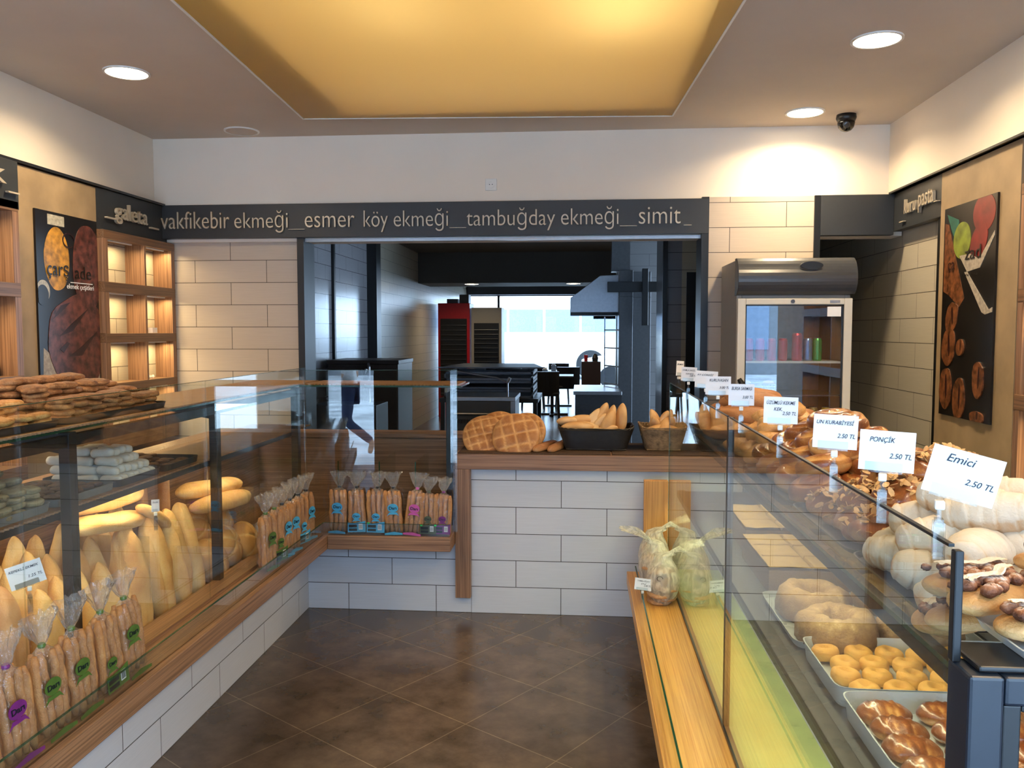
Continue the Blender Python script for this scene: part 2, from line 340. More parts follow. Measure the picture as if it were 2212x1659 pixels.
rnd = random.Random(7)
def jit(a): return rnd.uniform(-a, a)
def nz3(p, sc, seed=0): return noise.noise(Vector(p) * sc + Vector((seed * 3.1, seed * 7.7, seed)))

# ============================================================ THE ROOM
CEIL = 2.855
struct('floor', bx(-4.2, 4.2, -.9, 19.6, -.1, 0), 'floor')
# ceiling with a light box recess over the middle of the room
PA = radians(3.0)                                     # the membrane sits slightly askew
b = MB(); b.box(-4.2, 4.2, 4.80, 5.42, CEIL, CEIL + .1); b.box(-4.2, 4.2, -.9, -.3, CEIL, CEIL + .1); b.box(-4.2, -1.36, -.3, 4.80, CEIL, CEIL + .1); b.box(.48, 4.2, -.3, 4.80, CEIL, CEIL + .1)
struct('ceiling', b, 'ceil')
b = MB(); b.box(-1.40, .52, -.34, 4.84, CEIL + .34, CEIL + .38)
for q in ((-1.40, -1.36, -.34, 4.84), (.48, .52, -.34, 4.84), (-1.36, .48, 4.80, 4.84), (-1.36, .48, -.34, -.3)): b.box(*q, CEIL + .1, CEIL + .34)
struct('ceiling_light_box', b, 'paint')
area('lamp', (-.44, 2.25, CEIL + .32), (0, 0, 0), 1.7, 4.9, 17, (1, .95, .86))
for q in ((-.75, 3.0, 1.6), (.15, 3.1, 3.6), (-.75, .9, 2), (.2, .9, 2)): area('lamp', (q[0], q[1], CEIL + .30), (0, 0, 0), .06, 1.0, q[2], (1, .95, .86))
MT['soffit'] = plain('dark grey soffit paint', (92, 92, 90), .7, noise_amt=.04, scale=3)
struct('ceiling_kitchen', bx(-3.2, 3.2, 5.62, 19.6, CEIL, CEIL + .1), 'soffit')
# white bulkhead and carrier above the sign boards
b = MB(); b.box(-3.4, 2.0, 5.42, 5.62, 2.41, CEIL); b.box(-3.4, 2.0, 5.44, 5.62, 2.17, 2.41)
struct('wall_back', b, 'paint')
struct('wall_left', bx(-3.4, -2.87, .2, 5.47, 2.41, CEIL), 'paint')
struct('wall_right', bx(1.905, 2.4, .2, 5.42, 2.42, CEIL), 'paint')
# tiled back wall left of the opening, with its dark metal jamb
struct('wall_back_left', bx(-3.3, -1.885, 5.47, 5.62, 0, 2.41), 'tile_back')
struct('wall_back_pillar', bx(.80, 1.45, 5.40, 5.62, 0, 2.42), 'tile_pillar')
struct('trim_1', bx(-1.885, -1.84, 5.40, 5.62, 0, 2.2), 'black')
struct('trim_2', bx(.755, .80, 5.385, 5.62, 0, 2.42), 'black')
struct('trim_3', bx(1.45, 1.487, 5.385, 5.62, 0, 2.42), 'black')
struct('trim_4', bx(-1.84, .755, 5.43, 5.46, 2.165, 2.185), 'steel')
# side walls, lower part
struct('wall_left_stone', bx(-3.0, -2.80, 3.93, 4.62, 0, 2.40), 'stone')
struct('wall_right_stone', bx(1.93, 2.1, 3.88, 4.70, 0, 2.42), 'stone')
struct('wall_right_tiled', bx(2.01, 2.2, 4.70, 8.3, 0, CEIL), 'tile_y')
struct('trim_5', bx(1.945, 2.01, 4.70, 4.77, 0, 2.2), 'black')
struct('wall_left_rear', bx(-3.4, -3.10, .2, 5.47, 0, 2.41), 'stone')
struct('wall_right_rear', bx(2.18, 2.4, .2, 3.88, 0, 2.42), 'stone')
struct('wall_passage_end', bx(1.45, 2.2, 8.3, 8.4, 0, CEIL), 'tile_x2')
struct('wall_passage_side', bx(1.30, 1.45, 5.62, 8.3, 0, CEIL), 'tile_y')

# shopfront behind the photographer: posts, head, glazing and a short return on both sides, widened to let in daylight and shape reflections
fx = [-4.2, -2.95, -2.25, -1.9, -.6, .55, .8, 2.0, 3.1, 4.2]
b = MB(); b.box(-4.2, 4.2, -.9, -.8, 2.5, CEIL); b.box(-4.2, -3.2, -.9, -.8, 0, 2.5)
for a0, a1 in ((-1.24, -.35), (-1.95, -1.78), (-.1, 0), (1.55, 1.65), (3.0, 3.1)): b.box(a0, a1, -.9, -.8, 0, 2.5)
struct('wall_front', b, 'charcoal')
b = MB(); b.box(-4.2, -4.1, -.8, .2, 0, CEIL); b.box(4.1, 4.2, -.8, .2, 0, CEIL); b.box(-4.2, -3.4, .2, .3, 0, CEIL); b.box(2.4, 4.2, .2, .3, 0, CEIL); struct('wall_front_returns', b, 'paint')
for i, (a0, a1) in enumerate(((-.35, -.1), (0, 1.55), (1.65, 3.0), (3.1, 4.1))): struct('window_%d' % (i + 1), bx(a0, a1, -.855, -.845, 0, 2.5), 'win')

# kitchen and dining room seen through the opening
struct('wall_kitchen_left', bx(-2.8, -2.62, 5.62, 10.1, 0, CEIL), 'tile_dark_y')
struct('wall_kitchen_left_far', bx(-2.95, -2.68, 10.2, 19.6, 0, CEIL), 'tile_y')
struct('trim_6', bx(-2.9, -2.5, 10.0, 10.22, 0, CEIL), 'black')
struct('trim_7', bx(-2.62, -2.59, 8.55, 8.6, 0, CEIL), 'black')
struct('wall_kitchen_header', bx(-2.9, 1.4, 13.5, 14.6, 2.36, CEIL), 'soffit')
struct('wall_kitchen_right', bx(.72, .86, 7.3, 8.15, 0, CEIL), 'tile_dark_y')
struct('wall_kitchen_cross', bx(.86, 1.30, 7.3, 7.45, 0, CEIL), 'tile_x2')
struct('trim_8', bx(.695, .735, 7.26, 7.30, 0, CEIL), 'black')
struct('doorway_shade_1', bx(.90, 1.12, 7.285, 7.3, 0, 2.08), 'black')  # black sheet paints the darkness of the open doorway
struct('wall_kitchen_rear_right', bx(.44, 1.3, 10.7, 10.9, 0, CEIL), 'tile_dark_x')
struct('wall_dining_right', bx(1.2, 1.4, 10.9, 19.6, 0, CEIL), MT['ceil'])
b = MB(); b.box(-3.2, 1.4, 19.5, 19.6, 2.40, CEIL); b.box(-3.2, -3.0, 19.5, 19.6, 0, 2.4); struct('wall_dining_front', b, 'charcoal')
struct('window_5', bx(-3.0, 1.2, 19.54, 19.55, 0, 2.4), 'win')
struct('trim_9', bx(-1.98, -1.93, 19.48, 19.6, 0, 2.4), 'black')
tag(obj('shutter_box', bx(-2.66, 1.18, 19.2, 19.48, 2.42, 2.64), 'charcoal', bevel=.01), 'dark roller shutter box above the far shop window', 'shutter')
# outside ground on both sides
struct('street_front', bx(-40, 40, -60, -.9, -.35, -.15), plain('pale worn paving', (205, 208, 212), .8, noise_amt=.4, scale=1.5))
struct('street_rear', bx(-40, 40, 19.6, 90, -.2, -.02), plain('asphalt', (140, 142, 146), .8, noise_amt=.15, scale=2))

struct('trim_10', bx(-2.87, -2.785, .2, 5.40, 2.406, 2.42), 'black')
struct('trim_11', bx(1.893, 1.94, .2, 5.38, 2.42, 2.43), 'black')

# ------------------------------------------------------------ yellow stretched membrane and its tubes
lb = thing('ceiling_light_panel', 'large glossy yellow stretched membrane hanging under the middle of the ceiling', 'light panel', (-.42, 2.2, CEIL - .02), (0, 0, PA))
m, nt, bs = mat('yellow membrane'); bs.inputs['Base Color'].default_value = (*lin((226, 188, 104)), 1); bs.inputs['Roughness'].default_value = .32
tl = N(nt, 'ShaderNodeBsdfTranslucent'); tl.inputs['Color'].default_value = (*lin((236, 204, 132)), 1); ms = N(nt, 'ShaderNodeMixShader'); ms.inputs[0].default_value = .5
nt.links.new(bs.outputs[0], ms.inputs[1]); nt.links.new(tl.outputs[0], ms.inputs[2]); nt.links.new(ms.outputs[0], nt.nodes['Material Output'].inputs[0]); MT['membrane'] = m
obj('membrane', MB().surf(2, 2, lambda u, v: (-1.08 + 2.16 * u, -2.6 + 5.32 * v, -.010, 0), wrapv=False), 'membrane', lb)
b = MB()
for a in ((-1.09, -1.08, -2.61, 2.73), (1.08, 1.09, -2.61, 2.73), (-1.08, 1.08, 2.72, 2.73), (-1.08, 1.08, -2.61, -2.6)): b.box(*a, -.014, .012)
obj('frame', b, 'white_plastic', lb)

# ------------------------------------------------------------ downlights
def downlight(x, y, lab, on=True, r=.098, z=CEIL, e=14):
    t = thing('downlight', lab, 'ceiling light', (x, y, z), group='round recessed ceiling lights')
    b = MB(); seg = 40
    b.surf(seg, 4, lambda u, v: ((r + (.012 if v > .3 else 0)) * cos(2 * pi * u), (r + (.012 if v > .3 else 0)) * sin(2 * pi * u), -.007 if .3 > v or v > .3 and v < .7 else .0, 0), wrapu=True, wrapv=False)
    obj('trim_ring', b, 'white_plastic', t)
    obj('diffuser', MB().lathe([(r * .98, -.002), (r, -.006)][:2] + [(r * .3, -.008)], seg=seg), 'light' if on else 'ceil', t)
    if on:
        area('lamp', (x, y, z - .015), (0, 0, 0), r * 1.8, 0, e, WARM, 'DISK', spread=radians(150))
downlight(-2.26, 4.03, 'lit round downlight over the left display counter')
downlight(1.29, 3.86, 'lit round downlight nearest above the right display case')
downlight(1.30, 5.08, 'lit round downlight close to the back wall beside the dome camera', r=.10)
downlight(-2.18, 5.24, 'unlit round downlight in the back left ceiling corner', False)
downlight(-2.26, 2.2, 'round downlight above the near end of the left counter')
downlight(1.40, 2.1, 'round downlight above the near end of the right case')
downlight(-2.26, .6, 'round downlight by the shopfront on the left'); downlight(1.40, .5, 'round downlight by the shopfront on the right')
for x, lab in ((-1.83, 'small round lamp in the dark soffit, left one'), (-.14, 'small round lamp in the dark soffit beside the steel hood')):
    downlight(x, 13.75, lab, z=2.36, r=.11, e=8)

# dome camera and socket
t = thing('dome_camera', 'black dome security camera on the ceiling near the back right corner', 'camera', (1.56, 5.16, CEIL))
obj('base', MB().lathe([(.055, 0), (.058, -.02), (.05, -.04), (.04, -.045)], seg=32), 'black', t, smooth=True)
obj('dome', MB().lathe([(.048, -.03), (.05, -.05), (.044, -.075), (.03, -.092), (.01, -.1)], seg=32), plain('smoked dome', (10, 10, 12), .08), t, smooth=True)
obj('lens', MB().lathe([(.018, 0), (.02, -.02), (.012, -.024)], seg=20), 'steel_dark', t, loc=(-.012, -.035, -.062), rot=(-1.0, 0, 0))
t = thing('wall_socket', 'small square power socket high on the white bulkhead', 'socket', (-.591, 5.42, 2.521))
obj('plate', bx(-.038, .038, -.012, 0, -.038, .038), 'white_plastic', t, bevel=.004)
b = MB(); b.surf(24, 5, lambda u, v: (.024 * (1 - .28 * (v > .6)) * cos(2 * pi * u), -.0125 - (.004 if .1 < v < .9 else 0), .024 * (1 - .28 * (v > .6)) * sin(2 * pi * u), 0), wrapu=True, wrapv=False)
obj('socket_ring', b, 'white_plastic', t)
b = MB(); b.tube([(-.009, -.0135, 0), (-.009, -.0125, 0)], .003, 8); b.tube([(.009, -.0135, 0), (.009, -.0125, 0)], .003, 8); obj('pin_hole', b, 'black', t)

# ------------------------------------------------------------ sign boards
t = thing('sign_board', 'long black sign board with bread names above the back opening', 'sign', (0, 5.40, 0))
obj('board', bx(-2.86, .80, -.02, .04, 2.19, 2.41), 'charcoal', t, bevel=.002)
def fit(px0, px1, s, z, h=None):
    x0 = onY(px0, 480, 5.37).x; x1 = onY(px1, 480, 5.37).x
    text('lettering', s, 'letter', t, (x0, -.03, z), FACE_FRONT, width=x1 - x0, height=h, ext=.006, bold=-.010)
zb = onY(900, 489, 5.37).z
fit(332, 346, '_', zb); fit(348, 496, 'vakfikebir', zb, .112); fit(507, 622, 'ekmeği', zb, .145); fit(623, 658, '__', zb); fit(659, 766, 'esmer', zb, .074)
fit(786, 838, 'köy', zb, .14); fit(851, 968, 'ekmeği', zb, .145); fit(971, 1007, '__', zb); fit(1008, 1199, 'tambuğday', zb, .145); fit(1212, 1336, 'ekmeği', zb, .145)
fit(1339, 1376, '__', zb); fit(1380, 1470, 'simit', zb, .105); fit(1477, 1494, '_', zb)
t = thing('sign_board', 'short blank black sign board over the passage right of the pillar', 'sign', (0, 5.40, 0))
obj('board', bx(1.487, 1.93, -.02, .04, 2.17, 2.42), 'charcoal', t, bevel=.002)
def side_sign(lab, x, y0, y1, z0, z1, words, face):
    t = thing('sign_board', lab, 'sign', (x, 0, 0))
    s = 1 if face == FACE_PX else -1
    obj('board', bx(min(0, -s * .05), max(0, -s * .05), y0, y1, z0, z1), 'charcoal', t, bevel=.002)
    for wd, ya, yb, z, h in words: text('lettering', wd, 'letter', t, (s * .012, ya, z), face, width=abs(yb - ya), height=h, ext=.009)
side_sign('short black sign board reading _galeta_ in the left corner', -2.80, 4.62, 5.44, 2.165, 2.405, [('_', 4.70, 4.80, 2.26, None), ('galeta', 4.80, 5.16, 2.25, .13), ('_', 5.2, 5.30, 2.26, None)], FACE_PX)
side_sign('black sign board cut off at the left picture edge reading ek_', -2.78, 2.6, 3.93, 2.17, 2.405, [('ek', 3.56, 3.82, 2.28, .10), ('_', 3.83, 3.91, 2.26, None)], FACE_PX)
side_sign('black sign board reading _kuru pasta_ above the right passage', 1.93, 4.70, 5.39, 2.19, 2.42, [('_', 5.24, 5.18, 2.24, None), ('kuru', 5.17, 5.0, 2.27, .085), ('pasta', 4.96, 4.76, 2.28, .11), ('_', 4.75, 4.705, 2.285, None)], FACE_NX)

# ------------------------------------------------------------ posters
def blob(pts, z, n=28):
    return pts
def poster(lab, x, y0, y1, z0, z1, face, deco, words):
    s = 1 if face == FACE_PX else -1
    t = thing('poster', lab, 'poster', (x, y0 if s > 0 else y1, z0), face)
    W_, H_ = abs(y1 - y0), z1 - z0
    obj('board', bx(0, W_, 0, H_, -.002, .008), MT['print_black'], t)
    for k, (nm, m, pts) in enumerate(deco):
        obj(nm, MB().prism([(max(.002, min(W_ - .002, a * W_)), max(.002, min(H_ - .002, c * H_))) for a, c in pts], 2, .008, .0085 + .0004 * k), m, t)
    for wd, a, c, h, m, wdt in words: text('lettering', wd, m, t, (a * W_, c * H_, .0135), (0, 0, 0), width=wdt * W_, height=h * H_, ext=.0004)
def ellp(cx, cy, rx, ry, n=40, a0=0, wob=0, seed=0, rot=0):
    out = []
    for i in range(n):
        a = 2 * pi * i / n; k = 1 + wob * noise.noise(Vector((cos(a) * 1.5, sin(a) * 1.5, seed)))
        x, y = rx * cos(a) * k, ry * sin(a) * k; out.append((cx + x * cos(rot) - y * sin(rot), cy + x * sin(rot) + y * cos(rot)))
    return out
MT['print_black'] = plain('dark photo print', (16, 13, 12), .3, noise_amt=.5, scale=9)
MT['print_bread'] = plain('printed dark rye crust', (92, 50, 42), .3, noise_amt=.8, scale=26)
MT['print_cut'] = plain('printed crust cut', (44, 18, 18), .3, noise_amt=.3, scale=40)
MT['print_gold'] = plain('printed preserved fruit', (178, 128, 40), .3, noise_amt=.6, scale=22)
MT['print_cloth'] = plain('printed striped linen', (160, 150, 136), .4, noise_amt=.28, scale=60)
MT['print_red'] = plain('printed red apple', (116, 30, 30), .3, noise_amt=.35, scale=14)
MT['print_green'] = plain('printed green apple', (116, 128, 46), .3, noise_amt=.5, scale=14)
MT['print_roll'] = plain('printed brown roll', (108, 64, 36), .3, noise_amt=.75, scale=34)
MT['print_teal'] = plain('printed teal cloth', (40, 98, 84), .3, noise_amt=.3, scale=14)
MT['print_silver'] = plain('printed jar lid', (168, 164, 150), .3, noise_amt=.3, scale=60)
L_bread = ('printed_bread', 'print_bread', ellp(.62, .30, .50, .265, wob=.1, seed=3))
poster('tall food poster with dark round rye bread and fruit jar on the left', -2.796, 4.06, 4.60, 1.22, 2.20, FACE_PX,
       [('printed_cloth', 'print_cloth', [(.03, .01), (.98, .01), (.98, .12), (.8, .06), (.45, .13), (.2, .22), (.06, .27)]),
        ('printed_jar', 'print_gold', ellp(.31, .75, .2, .17, wob=.03)),
        ('printed_lid', 'print_silver', [(.18, .93), (.44, .93), (.44, .985), (.18, .985)]),
        ('printed_small_jar', 'print_silver', ellp(.08, .57, .10, .06)), ('printed_jar_glass', 'print_black', ellp(.07, .55, .09, .055)),
        ('printed_loaf', 'print_bread', ellp(.82, .72, .27, .24, wob=.08, seed=5)), L_bread,
        ('printed_cut', 'print_cut', [(.2, .42), (.34, .5), (.5, .52), (.36, .47)]), ('printed_cut', 'print_cut', [(.3, .33), (.5, .4), (.8, .49), (.52, .36)]),
        ('printed_cut', 'print_cut', [(.45, .22), (.62, .26), (.95, .36), (.66, .22)]), ('printed_cut', 'print_cut', [(.3, .26), (.42, .3), (.46, .29), (.36, .24)]),
        ('printed_ring', 'print_cut', [(.5 + .1 * cos(a / 20 * 2 * pi), .86 + .042 * sin(a / 20 * 2 * pi)) for a in range(18)] + [(.5 + .09 * cos(a / 20 * 2 * pi), .86 + .036 * sin(a / 20 * 2 * pi)) for a in range(17, -1, -1)])],
       [('çarş', .14, .66, .085, 'print_black', .34), ('ade', .58, .655, .07, 'print_black', .28), ('ekmek çeşitleri', .44, .595, .035, 'card', .46), ('_', .5, .638, .004, 'card', .38)])
deco = [('printed_toast', 'print_roll', [(.02, .93), (.10, .92), (.22, .80), (.46, .56), (.36, .52), (.14, .58), (.02, .60)]),
        ('printed_teal_cloth', 'print_teal', [(.06, .97), (.3, .93), (.34, .84), (.2, .86)]),
        ('printed_apple', 'print_red', ellp(.78, .93, .2, .085)), ('printed_apple', 'print_red', ellp(.70, .81, .16, .075, rot=.2)), ('printed_apple', 'print_green', ellp(.38, .83, .17, .085)),
        ('printed_bowl', 'print_cloth', [(.34, .76), (.55, .76), (.72, .73), (.98, .84), (.98, .82), (.74, .69), (.5, .68)]),
        ('printed_bowl_rim', 'print_cloth', [(.45, .68), (.5, .68), (.92, .50), (.98, .51), (.98, .49), (.86, .48), (.8, .49)])]
for cx_, cy_, rx, ry, ro in ((.22, .47, .13, .07, .2), (.17, .33, .14, .09, .2), (.14, .13, .13, .10, .1), (.42, .09, .12, .10, 0), (.78, .19, .10, .085, -.1), (.42, .33, .07, .04, 0), (.78, .02, .12, .03, 0)):
    deco.append(('printed_roll', 'print_roll', ellp(cx_, cy_, rx, ry, wob=.12, seed=cx_ * 9, rot=ro)))
    deco.append(('printed_cut', 'print_cut', ellp(cx_ + .02, cy_ + .01, rx * .14, ry * .6, rot=ro)))
poster('tall food poster with rolls, toast and apples on the right stone panel', 1.926, 4.06, 4.62, 1.13, 2.215, FACE_NX, deco,
       [('ça', .12, .70, .05, 'print_cut', .14), ('zad', .46, .735, .06, 'print_black', .3), ('kuru pasta', .42, .66, .018, 'print_black', .3)])

# ------------------------------------------------------------ lit wall shelf units
def shelf_unit(lab, s, xf, xb, y0, y1, zs, cols, backm, lampe=2.2):
    """s=+1 faces +x (left wall), -1 faces -x; zs = list of (z_low, z_high) bays"""
    t = thing('wall_shelf_unit', lab, 'shelf', (xf, 0, 0)); D = xb - xf
    X = lambda a, c: (min(a, c), max(a, c))
    obj('back_panel', bx(*X(D, D + (.01 if D > 0 else -.01)), y0, y1, zs[-1][0] - .09, zs[0][1] + .05), backm, t)
    zt, zb_ = zs[0][1], zs[-1][0]
    b = MB(); b.box(*X(0, D), y0, y1, zt, zt + .05); obj('top_board', b, 'wood_shelf_y', t, bevel=.002)
    b = MB(); b.box(*X(0, D), y0, y1, zb_ - .09, zb_); obj('bottom_board', b, 'wood_shelf_y', t, bevel=.002)
    for i in range(len(zs) - 1): obj('shelf', bx(*X(0, D), y0 + .001, y1 - .001, zs[i + 1][1], zs[i][0]), 'wood_shelf_y', t, bevel=.002)
    ys = [y0] + [c for c in cols] + [y1]
    for i, y in enumerate(ys):
        e = .045 if i in (0, len(ys) - 1) else .02
        a = y0 if i == 0 else (y1 - e if i == len(ys) - 1 else y - e / 2)
        for zl, zh in zs: obj('upright', bx(*X(.0 if 0 else (.002 if D > 0 else -.002), D), a, a + e, zl, zh), 'wood_z', t)
    for zl, zh in zs:
        for i in range(len(ys) - 1):
            yc = (ys[i] + ys[i + 1]) / 2; L = (ys[i + 1] - ys[i]) * .6
            obj('led_strip', bx(*X(.035 * (1 if D > 0 else -1), .045 * (1 if D > 0 else -1)), yc - L / 2, yc + L / 2, zh - .008, zh - .001), 'card', t)
            area('lamp', (xf + .04 * (1 if D > 0 else -1), yc, zh - .012), (0, 0, 0), .012, L, lampe, (1, .74, .36), spread=radians(170))
    return t
bays = [(1.861, 2.112), (1.559, 1.80), (1.262, 1.504), (.949, 1.215)]
shelf_unit('brown wall shelf unit of lit square niches in the left corner', 1, -2.76, -2.89, 4.62, 5.46, bays, [5.08], 'tile_y', 1.5)
shelf_unit('wooden wall shelf unit with lit niches at the left picture edge', 1, -2.78, -2.96, 2.2, 3.925, [(1.81, 2.2 - .04), (1.35, 1.74), (.9, 1.285)], [3.05], 'stone', 3.0)
shelf_unit('wooden wall shelf unit with lit niches at the right picture edge', -1, 1.93, 2.17, 2.2, 3.875, [(1.76, 2.17), (1.29, 1.70), (.86, 1.22)], [3.05], 'stone', 3.0)
tag(obj('paper_note', bx(-.03, .03, -.03, .03, 0, .035), 'card', loc=(-2.83, 5.25, 1.56)), 'small white card standing in the middle row niche of the left corner shelf', 'card')
b = MB()
for k in range(7): b.lathe([(.008, 0), (.012, .01), (.006, .022)], c=(jit(.03), jit(.05), 0), seg=7)
tag(obj('wrapped_sweets', b, 'white_plastic', loc=(-2.82, 5.22, 1.2625)), 'small white wrapped sweets in the lowest bright niche of the left corner shelf', 'sweets')
b = MB()
for k in range(5): b.lathe([(.03, 0), (.034, .012), (.03, .03)], c=(jit(.02), k * .045 - .09, .0), seg=12)
tag(obj('bread_roll', MB().surf(12, 16, lambda u, v: (.06 * sin(pi * u) * cos(2 * pi * v), .1 * -cos(pi * u), .05 + .05 * sin(pi * u) * sin(2 * pi * v), .5)), 'bun', loc=(-2.9, 3.78, 1.35), smooth=True), 'brown loaf on the middle shelf at the left picture edge', 'bread')
# paper cups and boxes on the right shelf unit
t0 = None
for k in range(6):
    o = tag(obj('folded_box', bx(-.05, .05, -.05, .05, 0, .05) if k == 0 else t0.data, 'white_plastic', loc=(2.0, 3.76, 1.76 + .052 * k)), 'white pastry box on the upper right shelf, stacked with others', 'box', 'white boxes stacked on the upper right shelf')
    t0 = t0 or o
for k in range(2):
    t = thing('cookie_tin', ('white tin box with dark stripes on the right shelf, lower one', 'white tin box with dark stripes on the right shelf, upper one')[k], 'box', (2.0, 3.76, 1.291 + .15 * k))
    obj('body', bx(-.05, .05, -.06, .06, 0, .149), 'card', t, bevel=.004); obj('stripe', bx(-.052, .052, -.062, .062, .12, .13), 'print_cut', t)
b = MB()
for k in range(6): b.box(-.08, .08, -.12, .12, .004 * k, .004 * k + .0015, Matrix.Rotation(.12 * k - .2, 4, 'Z'))
tag(obj('paper_stack', b, 'card', loc=(1.97, 3.66, .8605)), 'small fanned stack of loose paper on the lowest right shelf', 'paper')

# ============================================================ COUNTERS
def serrated(x0, x1, y0, y1, z, along='y', step=.02, dep=.010):
    """mat outline with toothed long edges"""
    p = []
    if along == 'y':
        n = int((y1 - y0) / step)
        for i in range(n): p += [(x1, y0 + i * step), (x1 + dep, y0 + (i + .5) * step)]
        p.append((x1, y1))
        for i in range(n, 0, -1): p += [(x0, y0 + i * step), (x0 - dep, y0 + (i - .5) * step)]
        p.append((x0, y0))
    else:
        n = int((x1 - x0) / step)
        for i in range(n): p += [(x0 + i * step, y0), (x0 + (i + .5) * step, y0 - dep)]
        p += [(x1, y0), (x1, y1)]
        for i in range(n, 0, -1): p += [(x0 + i * step, y1), (x0 + (i - .5) * step, y1 + dep)]
    return MB().prism(p, 2, z, z + .006)

# ---- left display counter (runs towards the back wall)
LC = thing('display_counter', 'long glass fronted bread counter with tiled base along the left', 'counter', (-1.54, 1.4, 0))
def LP(name, mb, m, **k):
    o = obj(name, mb, m, LC, **k); o.location = o.location - LC.location; return o
b = MB(); b.box(-2.02, -1.54, 1.0, 4.94, 0, .394); LP('base', b, 'tile_plinth_y')
LP('ledge', bx(-1.62, -1.363, 1.0, 4.9, .395, .470), 'wood_y', bevel=.003)
LP('inner_ledge', bx(-1.60, -1.505, 1.0, 4.43, .470, .486), 'wood_y')
LP('lip_glass', bx(-1.395, -1.387, 1.0, 4.335, .470, .535), 'glass')
LP('lip_glass_edge', bx(-1.395, -1.387, 1.0, 4.335, .535, .5365), 'green_edge')
y = 1.0
for y0, y1 in ((1.0, 2.09), (2.093, 3.2), (3.203, 4.398)): LP('glass_panel', bx(-1.508, -1.50, y0, y1, .486, 1.372), 'glass')
LP('glass_top_edge', bx(-1.508, -1.50, 1.0, 4.398, 1.372, 1.3735), 'green_edge')
for yp in (1.39, 2.42, 3.45):
    LP('post', bx(-1.60, -1.565, yp - .02, yp + .02, .486, 1.26), 'black', bevel=.002)
    LP('bracket', MB().prism([(-1.6, .985), (-1.6, 1.0), (-1.88, 1.0), (-1.88, .99)], 1, yp - .012, yp + .012), 'black')
    LP('bracket', MB().prism([(-1.58, 1.19), (-1.58, 1.255), (-1.88, 1.255), (-1.88, 1.245)], 1, yp - .012, yp + .012), 'black')
LP('post', bx(-1.60, -1.56, 4.44, 4.48, .486, 1.26), 'black', bevel=.002)
LP('rail', bx(-1.60, -1.57, 1.0, 4.46, 1.215, 1.25), 'black')
LP('top_shelf', bx(-1.93, -1.58, 1.0, 4.85, 1.262, 1.272), 'glass'); LP('top_shelf_edge', bx(-1.58, -1.5785, 1.0, 4.85, 1.262, 1.272), 'green_edge')
LP('middle_shelf', bx(-1.93, -1.62, 1.0, 4.82, 1.004, 1.012), 'glass'); LP('shelf_rail', bx(-1.62, -1.605, 1.0, 4.47, .99, 1.012), 'tray_black')
LP('back_panel', bx(-2.02, -1.99, 1.0, 5.0, .395, .93), 'wood_y'); LP('bin_floor', bx(-1.99, -1.60, 1.0, 4.43, .395, .40), 'wood_y')
LP('worktop', bx(-2.3, -1.99, 1.0, 5.0, .93, .955), 'wood_y', bevel=.002)
for yp in (2.95, 3.95): LP('divider_glass', bx(-1.97, -1.62, yp - .003, yp + .003, .42, .80), 'glass')
tag(obj('shelf_mat', serrated(-1.95, -1.575, 1.0, 4.84, 1.272), 'mat_x'), 'wood toned mat with toothed edges on the top shelf of the left counter', 'mat')
tag(obj('shelf_mat', serrated(-1.95, -1.61, 1.0, 4.78, 1.012), 'mat_x'), 'wood toned mat with toothed edges on the middle shelf of the left counter', 'mat')
tag(obj('shelf_mat', MB().box(-1.975, -1.615, 3.48, 4.40, .4, .43), plain('woven cane mat', (176, 138, 84), .6, noise_amt=.6, scale=200, bump=1)), 'woven cane mat under the round loaves in the left counter', 'mat')
area('lamp', (-1.66, 2.2, .985), (0, radians(10), 0), .02, 2.2, 4.6, (1, .78, .46)); area('lamp', (-1.66, 3.9, .985), (0, radians(10), 0), .02, .9, 1.6, (1, .78, .46))

# ---- back display counter (between the corner and the tall counter)
BC = thing('display_counter', 'short glass fronted counter with packed breadsticks in the back left corner', 'counter', (-1.1, 4.51, 0))
def BP(name, mb, m, **k):
    o = obj(name, mb, m, BC, **k); o.location = o.location - BC.location; return o
BP('base', bx(-1.539, -.69, 4.512, 4.98, 0, .395), 'tile_plinth_l')
BP('ledge', bx(-1.362, -.692, 4.31, 4.52, .395, .470), 'wood_x', bevel=.003)
BP('lip_glass', bx(-1.385, -.70, 4.330, 4.338, .470, .535), 'glass'); BP('lip_glass_edge', bx(-1.385, -.70, 4.33, 4.338, .535, .5365), 'green_edge')
BP('bin_floor', bx(-1.55, -.695, 4.52, 4.95, .395, .42), 'wood_x')
GR = Matrix.Translation((-1.085, 4.404, 0)) @ Matrix.Rotation(radians(6.5), 4, 'Z')     # this pane stands slightly askew
BP('glass_panel', MB().box(-.413, .413, -.004, .004, .472, 1.36, GR), 'glass'); BP('glass_top_edge', MB().box(-.413, .413, -.004, .004, 1.36, 1.3615, GR), 'green_edge'); BP('glass_side_edge', MB().box(.413, .4145, -.004, .004, .91, 1.36, GR), 'green_edge')
BP('post', bx(-.76, -.725, 4.60, 4.635, .47, 1.25), 'darkblue', bevel=.002)
BP('top_shelf', bx(-1.574, -.66, 4.50, 4.85, 1.262, 1.272), 'glass'); BP('top_shelf_edge', bx(-1.574, -.66, 4.4985, 4.5, 1.262, 1.272), 'green_edge')
BP('bracket', MB().prism([(4.50, 1.235), (4.50, 1.26), (4.84, 1.26), (4.84, 1.235)], 0, -.75, -.735), 'tray_grey')
BP('back_panel', bx(-1.99, -.69, 4.95, 4.98, .395, .925), 'wood_x'); BP('worktop', bx(-1.99, -.69, 4.93, 5.12, .925, .95), 'wood_x', bevel=.002)
for x in (-1.33, -1.10, -.90): 
    BP('divider_glass', bx(x - .003, x + .003, 4.42, 4.80, .47, .86), 'glass'); BP('divider_edge', bx(x - .003, x + .003, 4.418, 4.42, .47, .86), 'green_edge')
